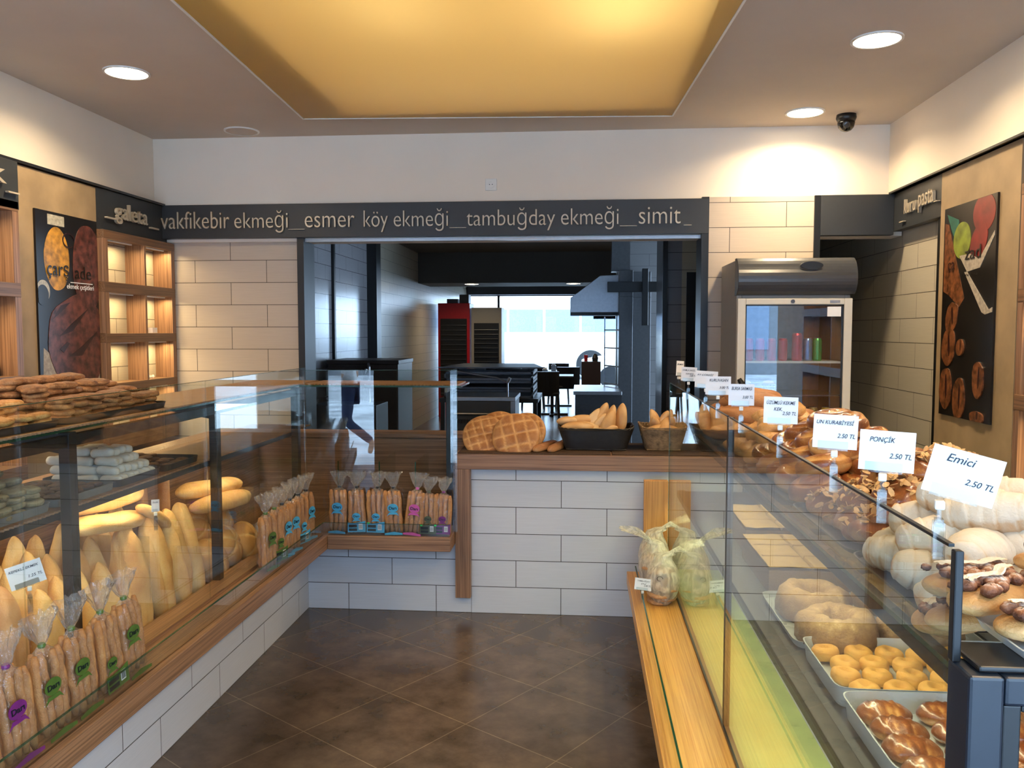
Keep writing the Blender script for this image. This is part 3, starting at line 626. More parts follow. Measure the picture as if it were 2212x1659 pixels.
tag(obj('shelf_mat', serrated(-1.55, -.68, 4.51, 4.84, 1.272, 'x'), 'mat_x'), 'wood toned mat with toothed edges on the back counter top shelf', 'mat')

# ---- tall counter
TC = thing('service_counter', 'tall white tiled counter with a brown wood frame along the back', 'counter', (0, 4.51, 0))
def TP(name, mb, m, **k):
    o = obj(name, mb, m, TC, **k); o.location = o.location - TC.location; return o
TP('front', bx(-.607, .84, 4.51, 4.60, 0, .815), 'tile_plinth'); TP('frame_leg', bx(-.69, -.606, 4.468, 4.60, .095, .815), 'wood_z', bevel=.002); TP('side_base', bx(-.69, -.607, 4.512, 4.60, 0, .4), 'tile_plinth_l')
TP('frame_top', bx(-.69, .84, 4.468, 4.98, .815, .900), 'wood_x', bevel=.002); TP('side', bx(-.69, -.66, 4.6, 4.98, 0, .815), 'wood_z')
def mat_shape(x0, x1, y0, y1, z, seed):
    p = []; n = 60
    for i in range(n): t_ = i / n; p.append((x0 + (x1 - x0) * t_, y0 - .006 * abs(noise.noise(Vector((t_ * 60, seed, 0)))) * 2))
    p += [(x1, y0), (x1, y1), (x0, y1)]
    return MB().prism(p, 2, z, z + .006)
tag(obj('counter_mat', mat_shape(-.675, .16, 4.475, 4.95, .9005, 1), 'mat_brown'), 'dark brown woven mat under the flatbreads on the tall counter', 'mat')
tag(obj('counter_mat', mat_shape(.17, .83, 4.478, 4.95, .9005, 2), 'mat_brown'), 'dark brown woven mat under the brown basket on the tall counter', 'mat')

# ---- right display case
RC = thing('display_case', 'long glass pastry display case with lit shelves along the right', 'display case', (.46, 1.03, 0))
def RP(name, mb, m, **k):
    o = obj(name, mb, m, RC, **k); o.location = o.location - RC.location; return o
GX = .462
RP('base', bx(.34, 1.2, 1.04, 4.45, 0, .235), 'tile_plinth_y')
RP('ledge', bx(.245, .50, .9, 4.36, .235, .300), 'bamboo_y', bevel=.003)
RP('lip_glass', bx(.283, .290, .9, 4.30, .300, .345), 'glass'); RP('lip_glass_edge', bx(.283, .290, .9, 4.30, .345, .3465), 'green_edge')
RP('end_board', bx(.335, .462, 4.40, 4.44, .30, .78), 'bamboo_z', bevel=.004)
RP('glass_channel', bx(.455, .475, 1.05, 4.36, .300, .312), 'steel_dark')
RP('glass_panel', bx(.458, .464, 2.645, 4.34, .31, 1.302), 'glass'); RP('glass_panel', bx(.458, .464, 1.064, 2.615, .31, 1.302), 'glass')
RP('glass_top_edge', bx(.4575, .4645, 2.645, 4.34, 1.302, 1.305), 'black'); RP('glass_top_edge', bx(.4575, .4645, 1.06, 2.6, 1.302, 1.306), 'black')
RP('glass_end_edge', bx(.457, .465, 4.34, 4.345, .31, 1.302), 'green_edge')
RP('joint_post', bx(.458, .476, 2.617, 2.643, .30, 1.302), 'black'); 
RP('case_floor', bx(.476, 1.18, 1.1, 4.40, .300, .306), plain('pale green case floor', (190, 206, 146), .35, noise_amt=.08, scale=8))
RP('back_doors', bx(1.16, 1.18, 1.1, 4.40, .306, 1.05), 'glass')
RP('tray_rail', bx(.505, .545, 1.1, 4.38, .70, .735), 'black', bevel=.002); RP('tray_rail', bx(1.10, 1.14, 1.1, 4.38, .70, .735), 'black')
RP('tray_shelf', bx(.545, 1.10, 1.1, 4.38, .722, .730), 'steel_dark')
RP('shelf_rail', bx(.53, .56, 1.1, 4.38, 1.06, 1.085), 'black', bevel=.002); RP('shelf_rail', bx(1.13, 1.16, 1.1, 4.38, 1.06, 1.085), 'black')
RP('top_shelf', bx(.53, 1.16, 1.1, 4.38, 1.086, 1.094), 'glass')
RP('top_shelf_edge', bx(.529, .53, 1.1, 4.38, 1.086, 1.094), 'green_edge')
for y in (2.63, 4.36): RP('upright', bx(1.13, 1.16, y - .015, y + .015, .306, 1.06), 'black')
RP('end_post', bx(.460, .471, 1.046, 1.06, 1.16, 1.300), 'black', bevel=.002)
# near end: black metal panel with a window
b = MB(); b.box(.462, .503, 1.003, 1.064, 0, 1.160); b.box(.503, 1.2, 1.003, 1.03, 1.125, 1.160); b.box(.503, 1.2, 1.003, 1.03, 0, .62); b.box(1.12, 1.2, 1.003, 1.03, .62, 1.125)
RP('end_panel', b, 'darkblue', bevel=.004)
b = MB(); b.box(.503, .524, 1.006, 1.024, .62, 1.125); b.box(.524, 1.12, 1.006, 1.024, 1.117, 1.125); RP('end_window_frame', b, 'black', bevel=.002)
RP('end_cap', bx(.478, 1.2, 1.015, 1.10, 1.160, 1.168), 'black', bevel=.003)
# light tube under the shelves of the case
RP('light_tube', MB().tube([(.515, 1.2, .69), (.515, 4.3, .69)], .006, 8), 'card')
area('lamp', (.53, 1.9, .692), (0, 0, 0), .02, 1.4, 5.0, (1, .95, .5)); area('lamp', (.53, 3.5, .692), (0, 0, 0), .02, 1.6, 4.5, (1, .95, .5))
area('lamp', (.60, 1.9, 1.05), (0, 0, 0), .02, 1.4, 5.0, (1, .9, .55)); area('lamp', (.60, 3.5, 1.05), (0, 0, 0), .02, 1.6, 4.5, (1, .9, .55))

# ============================================================ FRIDGE
t = thing('drinks_fridge', 'tall white glass door drinks fridge with dark grey curved canopy', 'fridge', (.885, 4.87, 0))
Wf = .635
b = MB(); b.box(0, .03, 0, .52, 0, 1.98); b.box(Wf - .03, Wf, 0, .52, 0, 1.98); b.box(.03, Wf - .03, .49, .52, 0, 1.98); b.box(.03, Wf - .03, 0, .49, 1.74, 1.98); b.box(.03, Wf - .03, 0, .49, 0, .25)
obj('body', b, 'fridge_side', t, bevel=.003)
pr = [(.0, 1.775)] + [(-.02 - .06 * sin(pi * i / 12) ** .7 - .018 * (1 - i / 12), 1.78 + .205 * i / 12) for i in range(13)] + [(.0, 1.988), (.03, 1.988), (.03, 1.775)]
b = MB(); b.prism(pr, 0, -.006, Wf + .012); obj('canopy', b, 'fridge_grey', t, bevel=.002)
b = MB(); b.prism([(Wf * .62 + .10 * cos(a / 24 * 2 * pi) * .62, 1.938 + .022 * sin(a / 24 * 2 * pi)) for a in range(24)], 1, -.094, -.083); obj('canopy_sticker', b, 'black', t)
b = MB(); b.box(0, .045, -.045, -.004, .25, 1.757); b.box(Wf - .045, Wf, -.045, -.004, .25, 1.757); b.box(.045, Wf - .045, -.045, -.004, 1.722, 1.757); b.box(.045, Wf - .045, -.045, -.004, .25, .30)
d = obj('door', b, 'fridge_white', t, bevel=.004)
obj('door_glass', bx(.045, Wf - .045, -.03, -.024, .30, 1.722), 'glass_fridge', d); 
b = MB(); b.box(.045, .052, -.036, -.022, .3, 1.722); b.box(Wf - .052, Wf - .045, -.036, -.022, .3, 1.722); b.box(.045, Wf - .045, -.036, -.022, 1.715, 1.722); obj('seal', b, 'black', d)
obj('lock', MB().tube([(.305, -.052, 1.74), (.305, -.044, 1.74)], .011, 16), 'steel_dark', d)
obj('badge', bx(.51, .565, -.048, -.044, 1.732, 1.746), 'steel', d); obj('sticker', bx(.50, .575, -.034, -.031, 1.655, 1.71), 'card', d)
obj('handle', MB().tube([(.012, -.055, 1.30), (.03, -.06, 1.27), (.03, -.06, 1.23)], [.012, .018, .014], 12), 'black', d)
obj('lining', bx(.035, Wf - .035, .47, .485, .26, 1.72), plain('fridge lining', (120, 128, 134), .5), t)
obj('shelf', bx(.04, Wf - .04, .0, .44, 1.388, 1.40), 'white_plastic', t); obj('shelf', bx(.04, Wf - .04, .0, .44, 1.20, 1.206), 'steel_dark', t); obj('shelf', bx(.04, Wf - .04, .0, .44, .99, 1.0), 'steel_dark', t)
MT['can_red'] = plain('red can', (190, 24, 40), .25, .4); MT['can_blue'] = plain('pale blue can', (120, 160, 200), .25, .4); MT['can_green'] = plain('green can', (70, 170, 90), .25, .4); MT['can_gold'] = plain('golden can', (170, 150, 96), .3, .5); MT['can_yellow'] = plain('yellow tea can', (214, 180, 40), .3, .3)
def can(x, y, z, m, lab, grp, h=.13, r=.026):
    c = thing('drink_can', lab, 'can', (x, y, z), group=grp)
    obj('body', MB().lathe([(r * .85, 0), (r, .008), (r, h - .012), (r * .8, h)], seg=20), m, c, smooth=False)
    obj('lid', MB().lathe([(r * .78, h), (r * .8, h + .003), (r * .7, h + .002)], seg=20), 'steel', c)
for k in range(4): can(.97 + .065 * k, 4.93, 1.40, 'can_red', 'slim red can in the left row of the upper fridge shelf', 'red cans on the upper fridge shelf')
can(1.245, 4.93, 1.40, 'can_red', 'tall red can at the middle of the upper fridge shelf', None, .16, .03)
can(1.31, 4.95, 1.40, 'can_blue', 'pale blue can just right of the tall red one in the fridge', None); can(1.365, 4.95, 1.40, 'can_green', 'green can at the right end of the upper fridge shelf', None)
for k in range(3): can(1.22 + .062 * k, 4.93, 1.0, ('steel_dark', 'can_gold', 'can_gold')[k], ('dark can on the lower fridge shelf, left of the gold cans', 'gold can on the lower fridge shelf beside the dark can', 'gold can on the lower fridge shelf beside the yellow can')[k], None)
can(1.415, 4.93, 1.0, 'can_yellow', 'yellow can on the lower fridge shelf, rightmost', None)
for k in range(2):
    c = thing('dessert_tub', ('round pale dessert tub at the left end of the wire fridge shelf', 'round pale dessert tub in the middle of the wire fridge shelf')[k], 'tub', (.955 + .135 * k, 4.94, 1.206))
    obj('cup', MB().lathe([(.03, 0), (.037, .06), (.038, .062)], seg=20), 'pale_cookie', c); obj('filling', MB().lathe([(.036, .06), (.028, .074), (.01, .08)], seg=20), 'sugar', c)

# ============================================================ KITCHEN AND DINING ROOM
def cooler_back(lab, x, y, w_, h_, m):
    t = thing('refrigerator', lab, 'fridge', (x, y, 0))
    obj('body', bx(0, w_, 0, .6, 0, h_), m, t, bevel=.01); obj('condenser_plate', bx(.05, w_ - .05, -.02, 0, .4, h_ - .28), 'black', t)
    pts = []; n = 15
    for i in range(n):
        z = .45 + (h_ - .85) * i / (n - 1); a, c = (.06, w_ - .06) if i % 2 == 0 else (w_ - .06, .06); pts += [(a, -.04, z), (c, -.04, z)]
    obj('coil', MB().tube(pts, .008, 6), 'steel_dark', t)
cooler_back('tall red fridge seen from behind with black coil at the far end', -2.62 + .02, 14.9, .58, 2.08, 'red')
cooler_back('tall grey fridge seen from behind beside the red one', -1.99, 14.9, .55, 2.0, 'fridge_side')
tag(obj('cardboard_box', bx(-2.45, -2.25, 15.0, 15.3, 2.081, 2.16), 'charcoal'), 'small dark box on top of the red fridge, left one', 'box'); tag(obj('cardboard_box', bx(-2.22, -2.05, 15.0, 15.3, 2.081, 2.24), 'charcoal'), 'taller dark box on top of the red fridge, right one', 'box')
t = thing('storage_cabinet', 'low dark brown cabinet standing in the kitchen behind the left glass', 'cabinet', (-2.56, 8.2, 0))
MT['dark_wood'] = plain('dark brown wood', (52, 38, 32), .35, noise_amt=.1)
obj('body', bx(0, .72, 0, .7, 0, 1.24), 'dark_wood', t, bevel=.004); obj('top', bx(-.01, .73, -.01, .71, 1.24, 1.28), 'dark_wood', t, bevel=.003)
for k in range(2): obj('door', bx(.01 + .355 * k, .355 + .355 * k, -.018, -.001, .06, 1.2), 'dark_wood', t)
for k in range(2): obj('handle', MB().tube([(.33 + .06 * k, -.03, .8), (.33 + .06 * k, -.03, 1.0)], .006, 8), 'steel', t)
tag(obj('sink_counter', bx(-2.45, -1.85, 7.35, 7.8, 0, .9), 'steel_dark', bevel=.004), 'low steel sink counter before the dark brown kitchen cabinet', 'counter')
t = thing('faucet', 'thin chrome tap standing before the dark kitchen cabinet', 'tap', (-1.98, 7.6, 0))
obj('stem', MB().tube([(0, 0, .9), (0, 0, 1.24), (0, -.02, 1.27)], .012, 8), 'steel', t); obj('spout', MB().tube([(0, 0, 1.2), (.0, -.12, 1.22), (0, -.16, 1.18)], .009, 8), 'steel', t)
b = MB(); 
# stacked baking trays
def crate(lab, z, k):
    t = thing('tray_rack', lab, 'rack', (-1.32, 7.9, z)); W_, D_ = .86, .75
    b = MB(); b.box(0, W_, 0, .02, 0, .02); b.box(0, W_, 0, .02, .06, .08); b.box(0, .02, 0, D_, .0, .08); b.box(W_ - .02, W_, 0, D_, 0, .03); b.box(W_ - .02, W_, 0, D_, .055, .08); b.box(0, W_, D_ - .02, D_, 0, .08)
    obj('frame', b, 'steel_dark', t); obj('tray', bx(.02, W_ - .02, .02, D_ - .02, .0, .01), 'charcoal', t)
for k in range(3): crate(('grey metal tray rack in the kitchen, lowest of the three stacked', 'grey metal tray rack in the kitchen, middle of the three stacked', 'grey metal tray rack in the kitchen, top of the three stacked')[k], .93 + .086 * k, k)
t = thing('work_table', 'black work table carrying the stacked tray racks', 'table', (-1.36, 7.85, 0))
obj('top', bx(0, .95, 0, .85, .89, .928), 'black', t)
for a, c in ((.03, .03), (.92, .03), (.03, .82), (.92, .82)): obj('leg', bx(a - .02, a + .02, c - .02, c + .02, 0, .89), 'black', t)
obj('lower_shelf', bx(.03, .92, .05, .8, .3, .33), 'black', t)
tag(obj('baking_paper', MB().surf(14, 14, lambda u, v: (-.95 + .42 * u, 8.0 + .5 * v, 1.19 + .02 * nz3((u * 3, v * 3, 0), 1), 0), wrapv=False), 'steel_dark'), 'crumpled grey sheet lying on the stacked tray racks', 'paper')
tag(obj('metal_sheet', MB().prism([(-1.36, 7.8), (-.36, 7.8), (-.5, 8.75), (-1.25, 8.75)], 2, 1.222, 1.232), 'steel_dark'), 'flat metal sheet covering the tray racks on the left', 'tray')
t = thing('heated_cabinet', 'low dark oven cabinet with chrome edged top and grille in the kitchen', 'oven', (-1.12, 6.9, 0))
obj('body', bx(0, .56, 0, .55, 0, .985), 'charcoal', t, bevel=.004); obj('chrome_top', bx(-.01, .57, -.01, .56, .985, 1.02), 'steel', t, bevel=.004); obj('chrome_side', bx(.53, .57, -.015, 0, .5, .985), 'steel', t)
b = MB()
for k in range(26): b.box(.04 + .018 * k, .048 + .018 * k, -.012, 0, .8, .83)
obj('vent', b, 'black', t); obj('bar_handle', MB().tube([(.05, -.03, .88), (.48, -.03, .88)], .008, 8), 'steel', t)
b = MB()
for k in range(9): b.box(.04, .5, -.012, 0, .45 + .03 * k, .462 + .03 * k)
obj('grille', b, 'steel_dark', t)
t = thing('steam_lamp', 'thin chrome arm with a hook over the oven cabinet', 'lamp arm', (-.62, 6.95, 1.021)); obj('arm', MB().tube([(0, 0, 0), (0, 0, .12), (-.1, 0, .16), (-.48, 0, .22)], .008, 8), 'steel', t); obj('tip', MB().tube([(0, 0, .12), (.02, 0, .16)], .014, 8), 'steel', t)
# steel counter, rack, hood and tall steel cabinets at right
t = thing('steel_counter', 'steel kitchen counter with white reflecting top below the hood', 'counter', (-.07, 9.3, 0))
obj('body', bx(0, .52, 0, 1.1, 0, .86), 'steel_dark', t); obj('top', bx(-.02, .52, -.02, 1.15, .86, .90), 'steel', t, bevel=.004); obj('door_line', bx(.02, .5, -.01, 0, .08, .74), 'steel_dark', t)
t = thing('oven_hood', 'slanted steel extractor hood hanging before the bright window', 'hood', (-.14, 10.2, 1.80))
b = MB(); b.prism([(.0, 0), (.68, 0), (.68, .46), (.36, .45), (.0, .18)], 1, 0, .35); obj('canopy', b, 'steel', t, bevel=.006); obj('lower_rim', bx(0.0, .68, .0, .35, -.035, 0), 'charcoal', t)
t = thing('shelf_rack', 'narrow steel rack with white shelves beside the hood', 'rack', (.28, 9.95, .9))
obj('post', bx(.16, .18, 0, .02, 0, .85), 'steel', t); obj('post', bx(.0, .015, .5, .52, 0, .85), 'steel', t)
for k in range(4): obj('shelf', MB().prism([(-.0, .5), (.0, .42), (.16, .0), (.16, .08)], 2, .02 + .22 * k, .035 + .22 * k), 'card', t)
for k, (x0, x1, lab) in enumerate(((.44, .60, 'tall dull steel cabinet by the hood, narrower left one'), (.605, .86, 'tall dull steel cabinet by the hood, wider right one'))):
    if k: x1 = .83
    t = thing('steel_cabinet', lab, 'cabinet', (x0, 9.9 + k * .25, 0)); h = 2.29
    obj('body', bx(0, x1 - x0, 0, .5, 0, h), 'steel_dark', t, bevel=.004); obj('door_seam', bx(0, x1 - x0, -.003, 0, 1.98, 1.985), 'black', t)
tag(obj('air_duct', bx(.36, .58, 10.2, 10.45, 2.3, CEIL), 'steel_dark'), 'square grey air duct rising to the kitchen ceiling', 'duct')
t = thing('pipe_bracket', 'black cross shaped bracket fixed on the tall steel cabinets', 'bracket', (.3, 9.80, 2.0))
obj('arm', bx(0, .66, 0, .05, .03, .15), 'black', t, bevel=.004); obj('post', bx(.40, .47, -.03, .05, -.36, .30), 'black', t, bevel=.004)
# dining furniture
def table(x, y, lab):
    t = thing('dining_table', lab, 'table', (x, y, 0)); obj('top', bx(-.4, .4, -.35, .35, .72, .75), 'charcoal', t, bevel=.005)
    obj('column', bx(-.03, .03, -.03, .03, .02, .72), 'black', t); obj('foot', MB().box(-.3, .3, -.04, .04, 0, .03).box(-.04, .04, -.3, .3, 0, .03), 'black', t)
table(-.55, 15.6, 'square dark dining table behind the nearest dark chair'); table(-.5, 17.4, 'square dark dining table close to the far window')
def chair(x, y, rz, lab, first=[]):
    if first: return dup(first[0], (x, y, 0), (0, 0, rz), lab)
    t = thing('dining_chair', lab, 'chair', (x, y, 0), (0, 0, rz)); first.append(t)
    obj('seat', bx(-.23, .23, -.22, .23, .42, .49), 'black', t, bevel=.02)
    b = MB(); b.surf(9, 9, lambda u, v: ((u - .5) * .46, -.23 - .05 * v + .06 * (2 * u - 1) ** 2, .44 + .42 * v, 0), wrapv=False); o = obj('backrest', b, 'black', t); md = o.modifiers.new('s', 'SOLIDIFY'); md.thickness = .03
    for a, c in ((-.2, -.2), (.2, -.2), (-.2, .2), (.2, .2)): obj('leg', MB().tube([(a, c, .43), (a * 1.12, c * 1.15, 0)], [.02, .014], 8), 'black', t)
chair(-.62, 14.85, 0, 'dark dining chair seen from behind, nearest in the dining room'); chair(-1.12, 15.95, -1.5, 'dark dining chair left of the nearest dining table')
chair(-.98, 16.75, .1, 'dark dining chair at the window table, left'); chair(-.28, 16.75, .1, 'dark dining chair at the window table, right'); chair(-.5, 18.15, pi, 'dark dining chair facing inward by the far window')
tag(obj('serving_cabinet', bx(.0, .35, 15.2, 15.7, 0, 1.02), 'dark_wood', bevel=.004), 'brown serving cabinet right of the dining tables', 'cabinet')
for k, (x, y) in enumerate(((-.68, 15.5), (-.58, 17.3))):
    t = thing('napkin_holder', ('napkin holder on the nearer dining table', 'napkin holder on the dining table by the far window')[k], 'napkin holder', (x, y, .751)); obj('body', bx(-.05, .05, -.04, .04, 0, .11), 'steel', t); obj('napkins', bx(-.035, .035, -.03, .03, .11, .14), 'card', t)
tag(obj('cup', MB().lathe([(.03, 0), (.04, .12), (.041, .12)], seg=16), 'red', loc=(.08, 15.3, 1.021)), 'small dark red cup on the brown serving cabinet', 'cup')
tag(obj('teapot', MB().lathe([(.05, 0), (.06, .06), (.04, .12), (.02, .14)], seg=16), 'charcoal', loc=(.25, 15.4, 1.021)), 'small dark pot on the brown serving cabinet', 'pot')
# bus across the far street
t = thing('city_bus', 'white and red city bus passing outside the far window', 'bus', (-4.9, 27.5, 0))
obj('body', bx(0, 6.3, 0, 2.4, .35, 2.95), 'white_plastic', t, bevel=.1); obj('front_panel', bx(5.2, 6.32, -.02, 2.4, 1.9, 2.6), 'red', t, bevel=.08)
MT['buswin'] = plain('bus window', (120, 140, 165), .1)
for k in range(4): obj('window', bx(1.3 + 1.2 * k, 2.42 + 1.2 * k, -.02, .01, 1.55, 2.3), 'buswin', t)
for x in (1.2, 5.2): obj('wheel', MB().tube([(x, -.03, .48), (x, .3, .48)], .48, 28), 'black', t)
obj('headlamp', bx(6.1, 6.3, -.03, 0, .8, 1.0), 'buswin', t)
t = thing('parked_car', 'pale parked car by the far shop window', 'car', (.0, 23.0, 0))
b = MB(); b.prism([(0, .3), (.0, .75), (.8, .9), (1.4, 1.4), (2.9, 1.42), (3.6, .95), (4.1, .85), (4.15, .3)], 1, 0, 1.7); obj('body', b, 'white_plastic', t, bevel=.05)
for x in (.8, 3.3): obj('wheel', MB().tube([(x, -.02, .3), (x, .2, .3)], .31, 24), 'black', t)
obj('window', MB().prism([(.95, .93), (1.45, 1.34), (2.8, 1.36), (3.3, .98)], 1, -.012, .0), 'buswin', t)

# ============================================================ STREET BEHIND THE PHOTOGRAPHER (seen in the glass)
t = thing('backdrop_building', 'plain grey building added across the street as backdrop for the reflections', 'building', (0, -24, -.15))  # added backdrop, gives the glass something bluish to reflect
obj('wall', bx(-22, 22, -4, 0, 0, 9), plain('grey render', (120, 124, 130), .8), t)
for k in range(10):
    for r in range(2): obj('window', bx(-20 + 4.2 * k, -17.8 + 4.2 * k, 0, .03, 1.0 + 4 * r, 3.2 + 4 * r), 'buswin', t)

# ============================================================ FOOD
def loaf_me(L, W, Hh, seed=0, p=2.4, q=.55, bend=0, slash=0, lump=.06, tone=.3, res=(22, 22), flat=.55, sl_w=.035, dark_tip=.1, seam=0):
    def f(u, v):
        t = -cos(pi * u); a = 2 * pi * v
        rad = max(0, 1 - abs(t) ** p) ** q
        y, z = W / 2 * rad * cos(a), Hh / 2 * rad * sin(a)
        if z < -Hh / 2 * flat: z = -Hh / 2 * flat + (z + Hh / 2 * flat) * .15
        n = nz3((t * 1.3, cos(a) * .8, sin(a) * .8), 1.6, seed); k = 1 + lump * n * 2
        tn = tone + .28 * (z / Hh * 2) + .2 * n + dark_tip * abs(t) ** 4
        x = t * L / 2
        if slash and z > 0:
            for s in range(slash):
                c = -.62 + 1.24 * (s + .5) / slash; d = (t - c) - y / W * .35
                g = math.exp(-(d / sl_w) ** 2) * min(1, z / Hh * 4); z -= Hh * .10 * g; tn -= .35 * g
        if seam:
            g = math.exp(-((y / W * 2 - .28 - .25 * t) / .13) ** 2) * (1 if z > Hh * .1 else 0) * rad; z -= Hh * .13 * g; tn -= seam * g; z += Hh * .07 * math.exp(-((y / W * 2 - .02 - .25 * t) / .12) ** 2) * (1 if z > Hh * .1 else 0)
        return x, y * k + bend * t * t, z * k + Hh / 2 * flat, tn
    return MB().surf(res[0], res[1], f, cap=False).mesh('loaf', True, True)
def flat_me(R, Hh, seed, cell=.045):
    def f(u, v):
        a = 2 * pi * v; r = R * sin(pi * u) ** .75 * (1 + .03 * nz3((cos(a), sin(a), 0), 1.5, seed)); z = -cos(pi * u)
        z = Hh / 2 * (abs(z) ** .8) * (1 if z > 0 else -1); x, y = r * cos(a), r * sin(a); tn = .45 + .15 * nz3((x * 12, y * 12, 0), 1, seed)
        if z > 0:
            dx = abs(((x + y * .3) / cell) % 1 - .5); dy = abs(((y - x * .25) / cell) % 1 - .5); rim = r / R
            g = 1 if rim < .86 else max(0, 1 - (rim - .86) * 9)
            gl = (math.exp(-((.5 - dx) / .09) ** 2) + math.exp(-((.5 - dy) / .09) ** 2)) * g
            z -= Hh * .09 * min(1, gl); tn -= .38 * min(1, gl); tn += .22 * g
        else: tn -= .35
        return x, y, z + Hh / 2, tn
    return MB().surf(40, 72, f).mesh('flatbread', True, True)
def cookie_me(R, Hh, seed, lump=.12, tone=.4, hole=0, res=(12, 24)):
    def f(u, v):
        a = 2 * pi * v; rr = sin(pi * u) ** .6; r = R * rr * (1 + lump * nz3((cos(a) * 1.3, sin(a) * 1.3, seed), 1.2, seed)); c = -cos(pi * u)
        z = Hh / 2 * abs(c) ** .8 * (1 if c > 0 else -1) + Hh * .12 * nz3((r * cos(a) * 40, r * sin(a) * 40, 0), 1, seed)
        tn = tone + .25 * nz3((r * cos(a) * 25, r * sin(a) * 25, z * 30), 1, seed) + (.15 if c > .2 else -.2)
        if hole and c > 0: 
            g = math.exp(-(r / (R * hole)) ** 2); z -= Hh * .42 * g; tn += .35 * g
        return r * cos(a), r * sin(a), z + Hh / 2, tn
    return MB().surf(res[0], res[1], f).mesh('cookie', True, True)
def ring_me(R, r, Hs, seed, flutes=0, lump=.08, tone=.5, crackle=0):
    def f(u, v):
        a = 2 * pi * u; b_ = 2 * pi * v; k = 1 + lump * nz3((cos(a) * 1.5, sin(a) * 1.5, sin(b_)), 1.5, seed)
        fl = 1 + (.07 * cos(flutes * a) if flutes else 0)
        rr = (R + r * cos(b_) * fl * k); z = r * Hs * sin(b_) * k
        if z < -r * Hs * .6: z = -r * Hs * .6
        if crackle: z += crackle * noise.noise(Vector((cos(a) * rr * 60, sin(a) * rr * 60, z * 60)))
        return rr * cos(a), rr * sin(a), z + r * Hs * .6, tone + .25 * sin(b_) + .2 * nz3((cos(a) * 3, sin(a) * 3, sin(b_)), 2, seed)
    return MB().surf(44, 16, f, wrapu=True).mesh('ring', True)
def swirl_me(R, Hh, seed, turns=2.2):
    """coiled glazed bun"""
    def f(u, v):
        a = 2 * pi * v; rr = sin(pi * u) ** .65; r = R * rr * (1 + .08 * nz3((cos(a), sin(a), seed), 1.2, seed)); c = -cos(pi * u)
        z = Hh / 2 * abs(c) ** .8 * (1 if c > 0 else -1); ph = (r / R * turns - a / (2 * pi)) % 1; g = math.exp(-((ph - .5) / .13) ** 2) if c > -.1 else 0
        z -= Hh * .13 * g; tn = .62 - .42 * g + .25 * nz3((r * cos(a) * 14, r * sin(a) * 14, 0), 1, seed) if c > -.1 else .2
        return r * cos(a), r * sin(a), z + Hh / 2, tn
    return MB().surf(26, 44, f).mesh('bun', True, True)
def crois_me(L, R, seed, ridges=9, sugar=.75, taper=.5):
    def f(u, v):
        t = 2 * u - 1; a = 2 * pi * v; base = (1 - taper * abs(t) ** 2) * (max(0, 1 - abs(t) ** 14)) ** .5
        ph = ((t * ridges / 2 + a / (2 * pi) * .6 * (1 if t > 0 else -1)) % 1); rad = R * base * (.92 + .11 * ph); tn = sugar - (1 - min(1, ph * 4)) * .38 + .15 * nz3((t * 4, cos(a), sin(a)), 2, seed)
        if sin(a) < -.2: tn -= .35
        k = 1 + .05 * nz3((t * 2, cos(a), sin(a)), 1.5, seed)
        if u in (0, 1): tn = .05
        return t * L / 2, rad * cos(a) * k, rad * sin(a) * .85 * k + R * .8, tn
    return MB().surf(44, 28, f, cap=True).mesh('croissant', True)
def rot_up(lean=0, rz=0, az=0):
    """stand a long loaf upright: lean back (towards -x) by lean, spin az about its own axis"""
    return (Matrix.Rotation(rz, 3, 'Z') @ Matrix.Rotation(-pi / 2 - lean, 3, 'Y') @ Matrix.Rotation(az, 3, 'X')).to_euler()
def single(name, me, m, label, cat, loc, rot=(0, 0, 0), group=None, sc=1):
    if not me.materials: me.materials.append(MT[m])
    o = bpy.data.objects.new(name, me); C.objects.link(o); o.location = loc; o.rotation_euler = rot; o.scale = (sc, sc, sc)
    return tag(o, label, cat, group)

# ---- loaves standing in the left counter
LV = [loaf_me(.40, .115, .10, s, p=1.9, q=.62, slash=(3 if s % 2 else 0), tone=.3, lump=.13, seam=.3, res=(34, 34)) for s in range(4)]
LV2 = [loaf_me(.40, .13, .11, s + 9, p=1.9, q=.62, tone=.3, lump=.13, seam=.25, res=(34, 34)) for s in range(3)]
for o in LV2: o.materials.append(MT['bread_dark'])
for y in (1.62, 1.74, 1.86, 1.98, 2.10, 2.22, 2.34):
    single('bread_loaf', LV2[int(y * 100) % 3], 'bread_dark', 'brown pointed loaf standing in the front row left of the second black post', 'bread', (-1.70, y + jit(.012), .585 + jit(.02)), rot_up(.16 + jit(.05), jit(.15), jit(.4)), 'brown loaves standing at the near end of the left counter')
for y in (1.68, 1.82, 1.97, 2.12, 2.27, 2.37):
    single('bread_loaf', LV2[int(y * 100) % 3], 'bread_dark', 'brown pointed loaf standing in the back row left of the second black post', 'bread', (-1.84, y + jit(.012), .675 + jit(.03)), rot_up(.1 + jit(.04), jit(.15), jit(.4)), 'brown loaves in the back row of the left counter')
for y in (2.50, 2.61, 2.72, 2.83):
    single('bread_loaf', LV[int(y * 100) % 4], 'bread', 'golden pointed loaf standing in the front row right of the second black post', 'bread', (-1.69, y + jit(.012), .56 + jit(.03)), rot_up(.18 + jit(.05), jit(.2), jit(.5)), 'golden loaves standing in the front row of the left counter')
for y in (2.47, 2.585, 2.70, 2.81, 2.92):
    single('bread_loaf', LV[int(y * 100) % 4], 'bread', 'golden pointed loaf standing in the middle row right of the second black post', 'bread', (-1.79, y + jit(.012), .625 + jit(.02)), rot_up(.14 + jit(.04), jit(.2), jit(.5)), 'golden loaves in the middle row of the left counter')
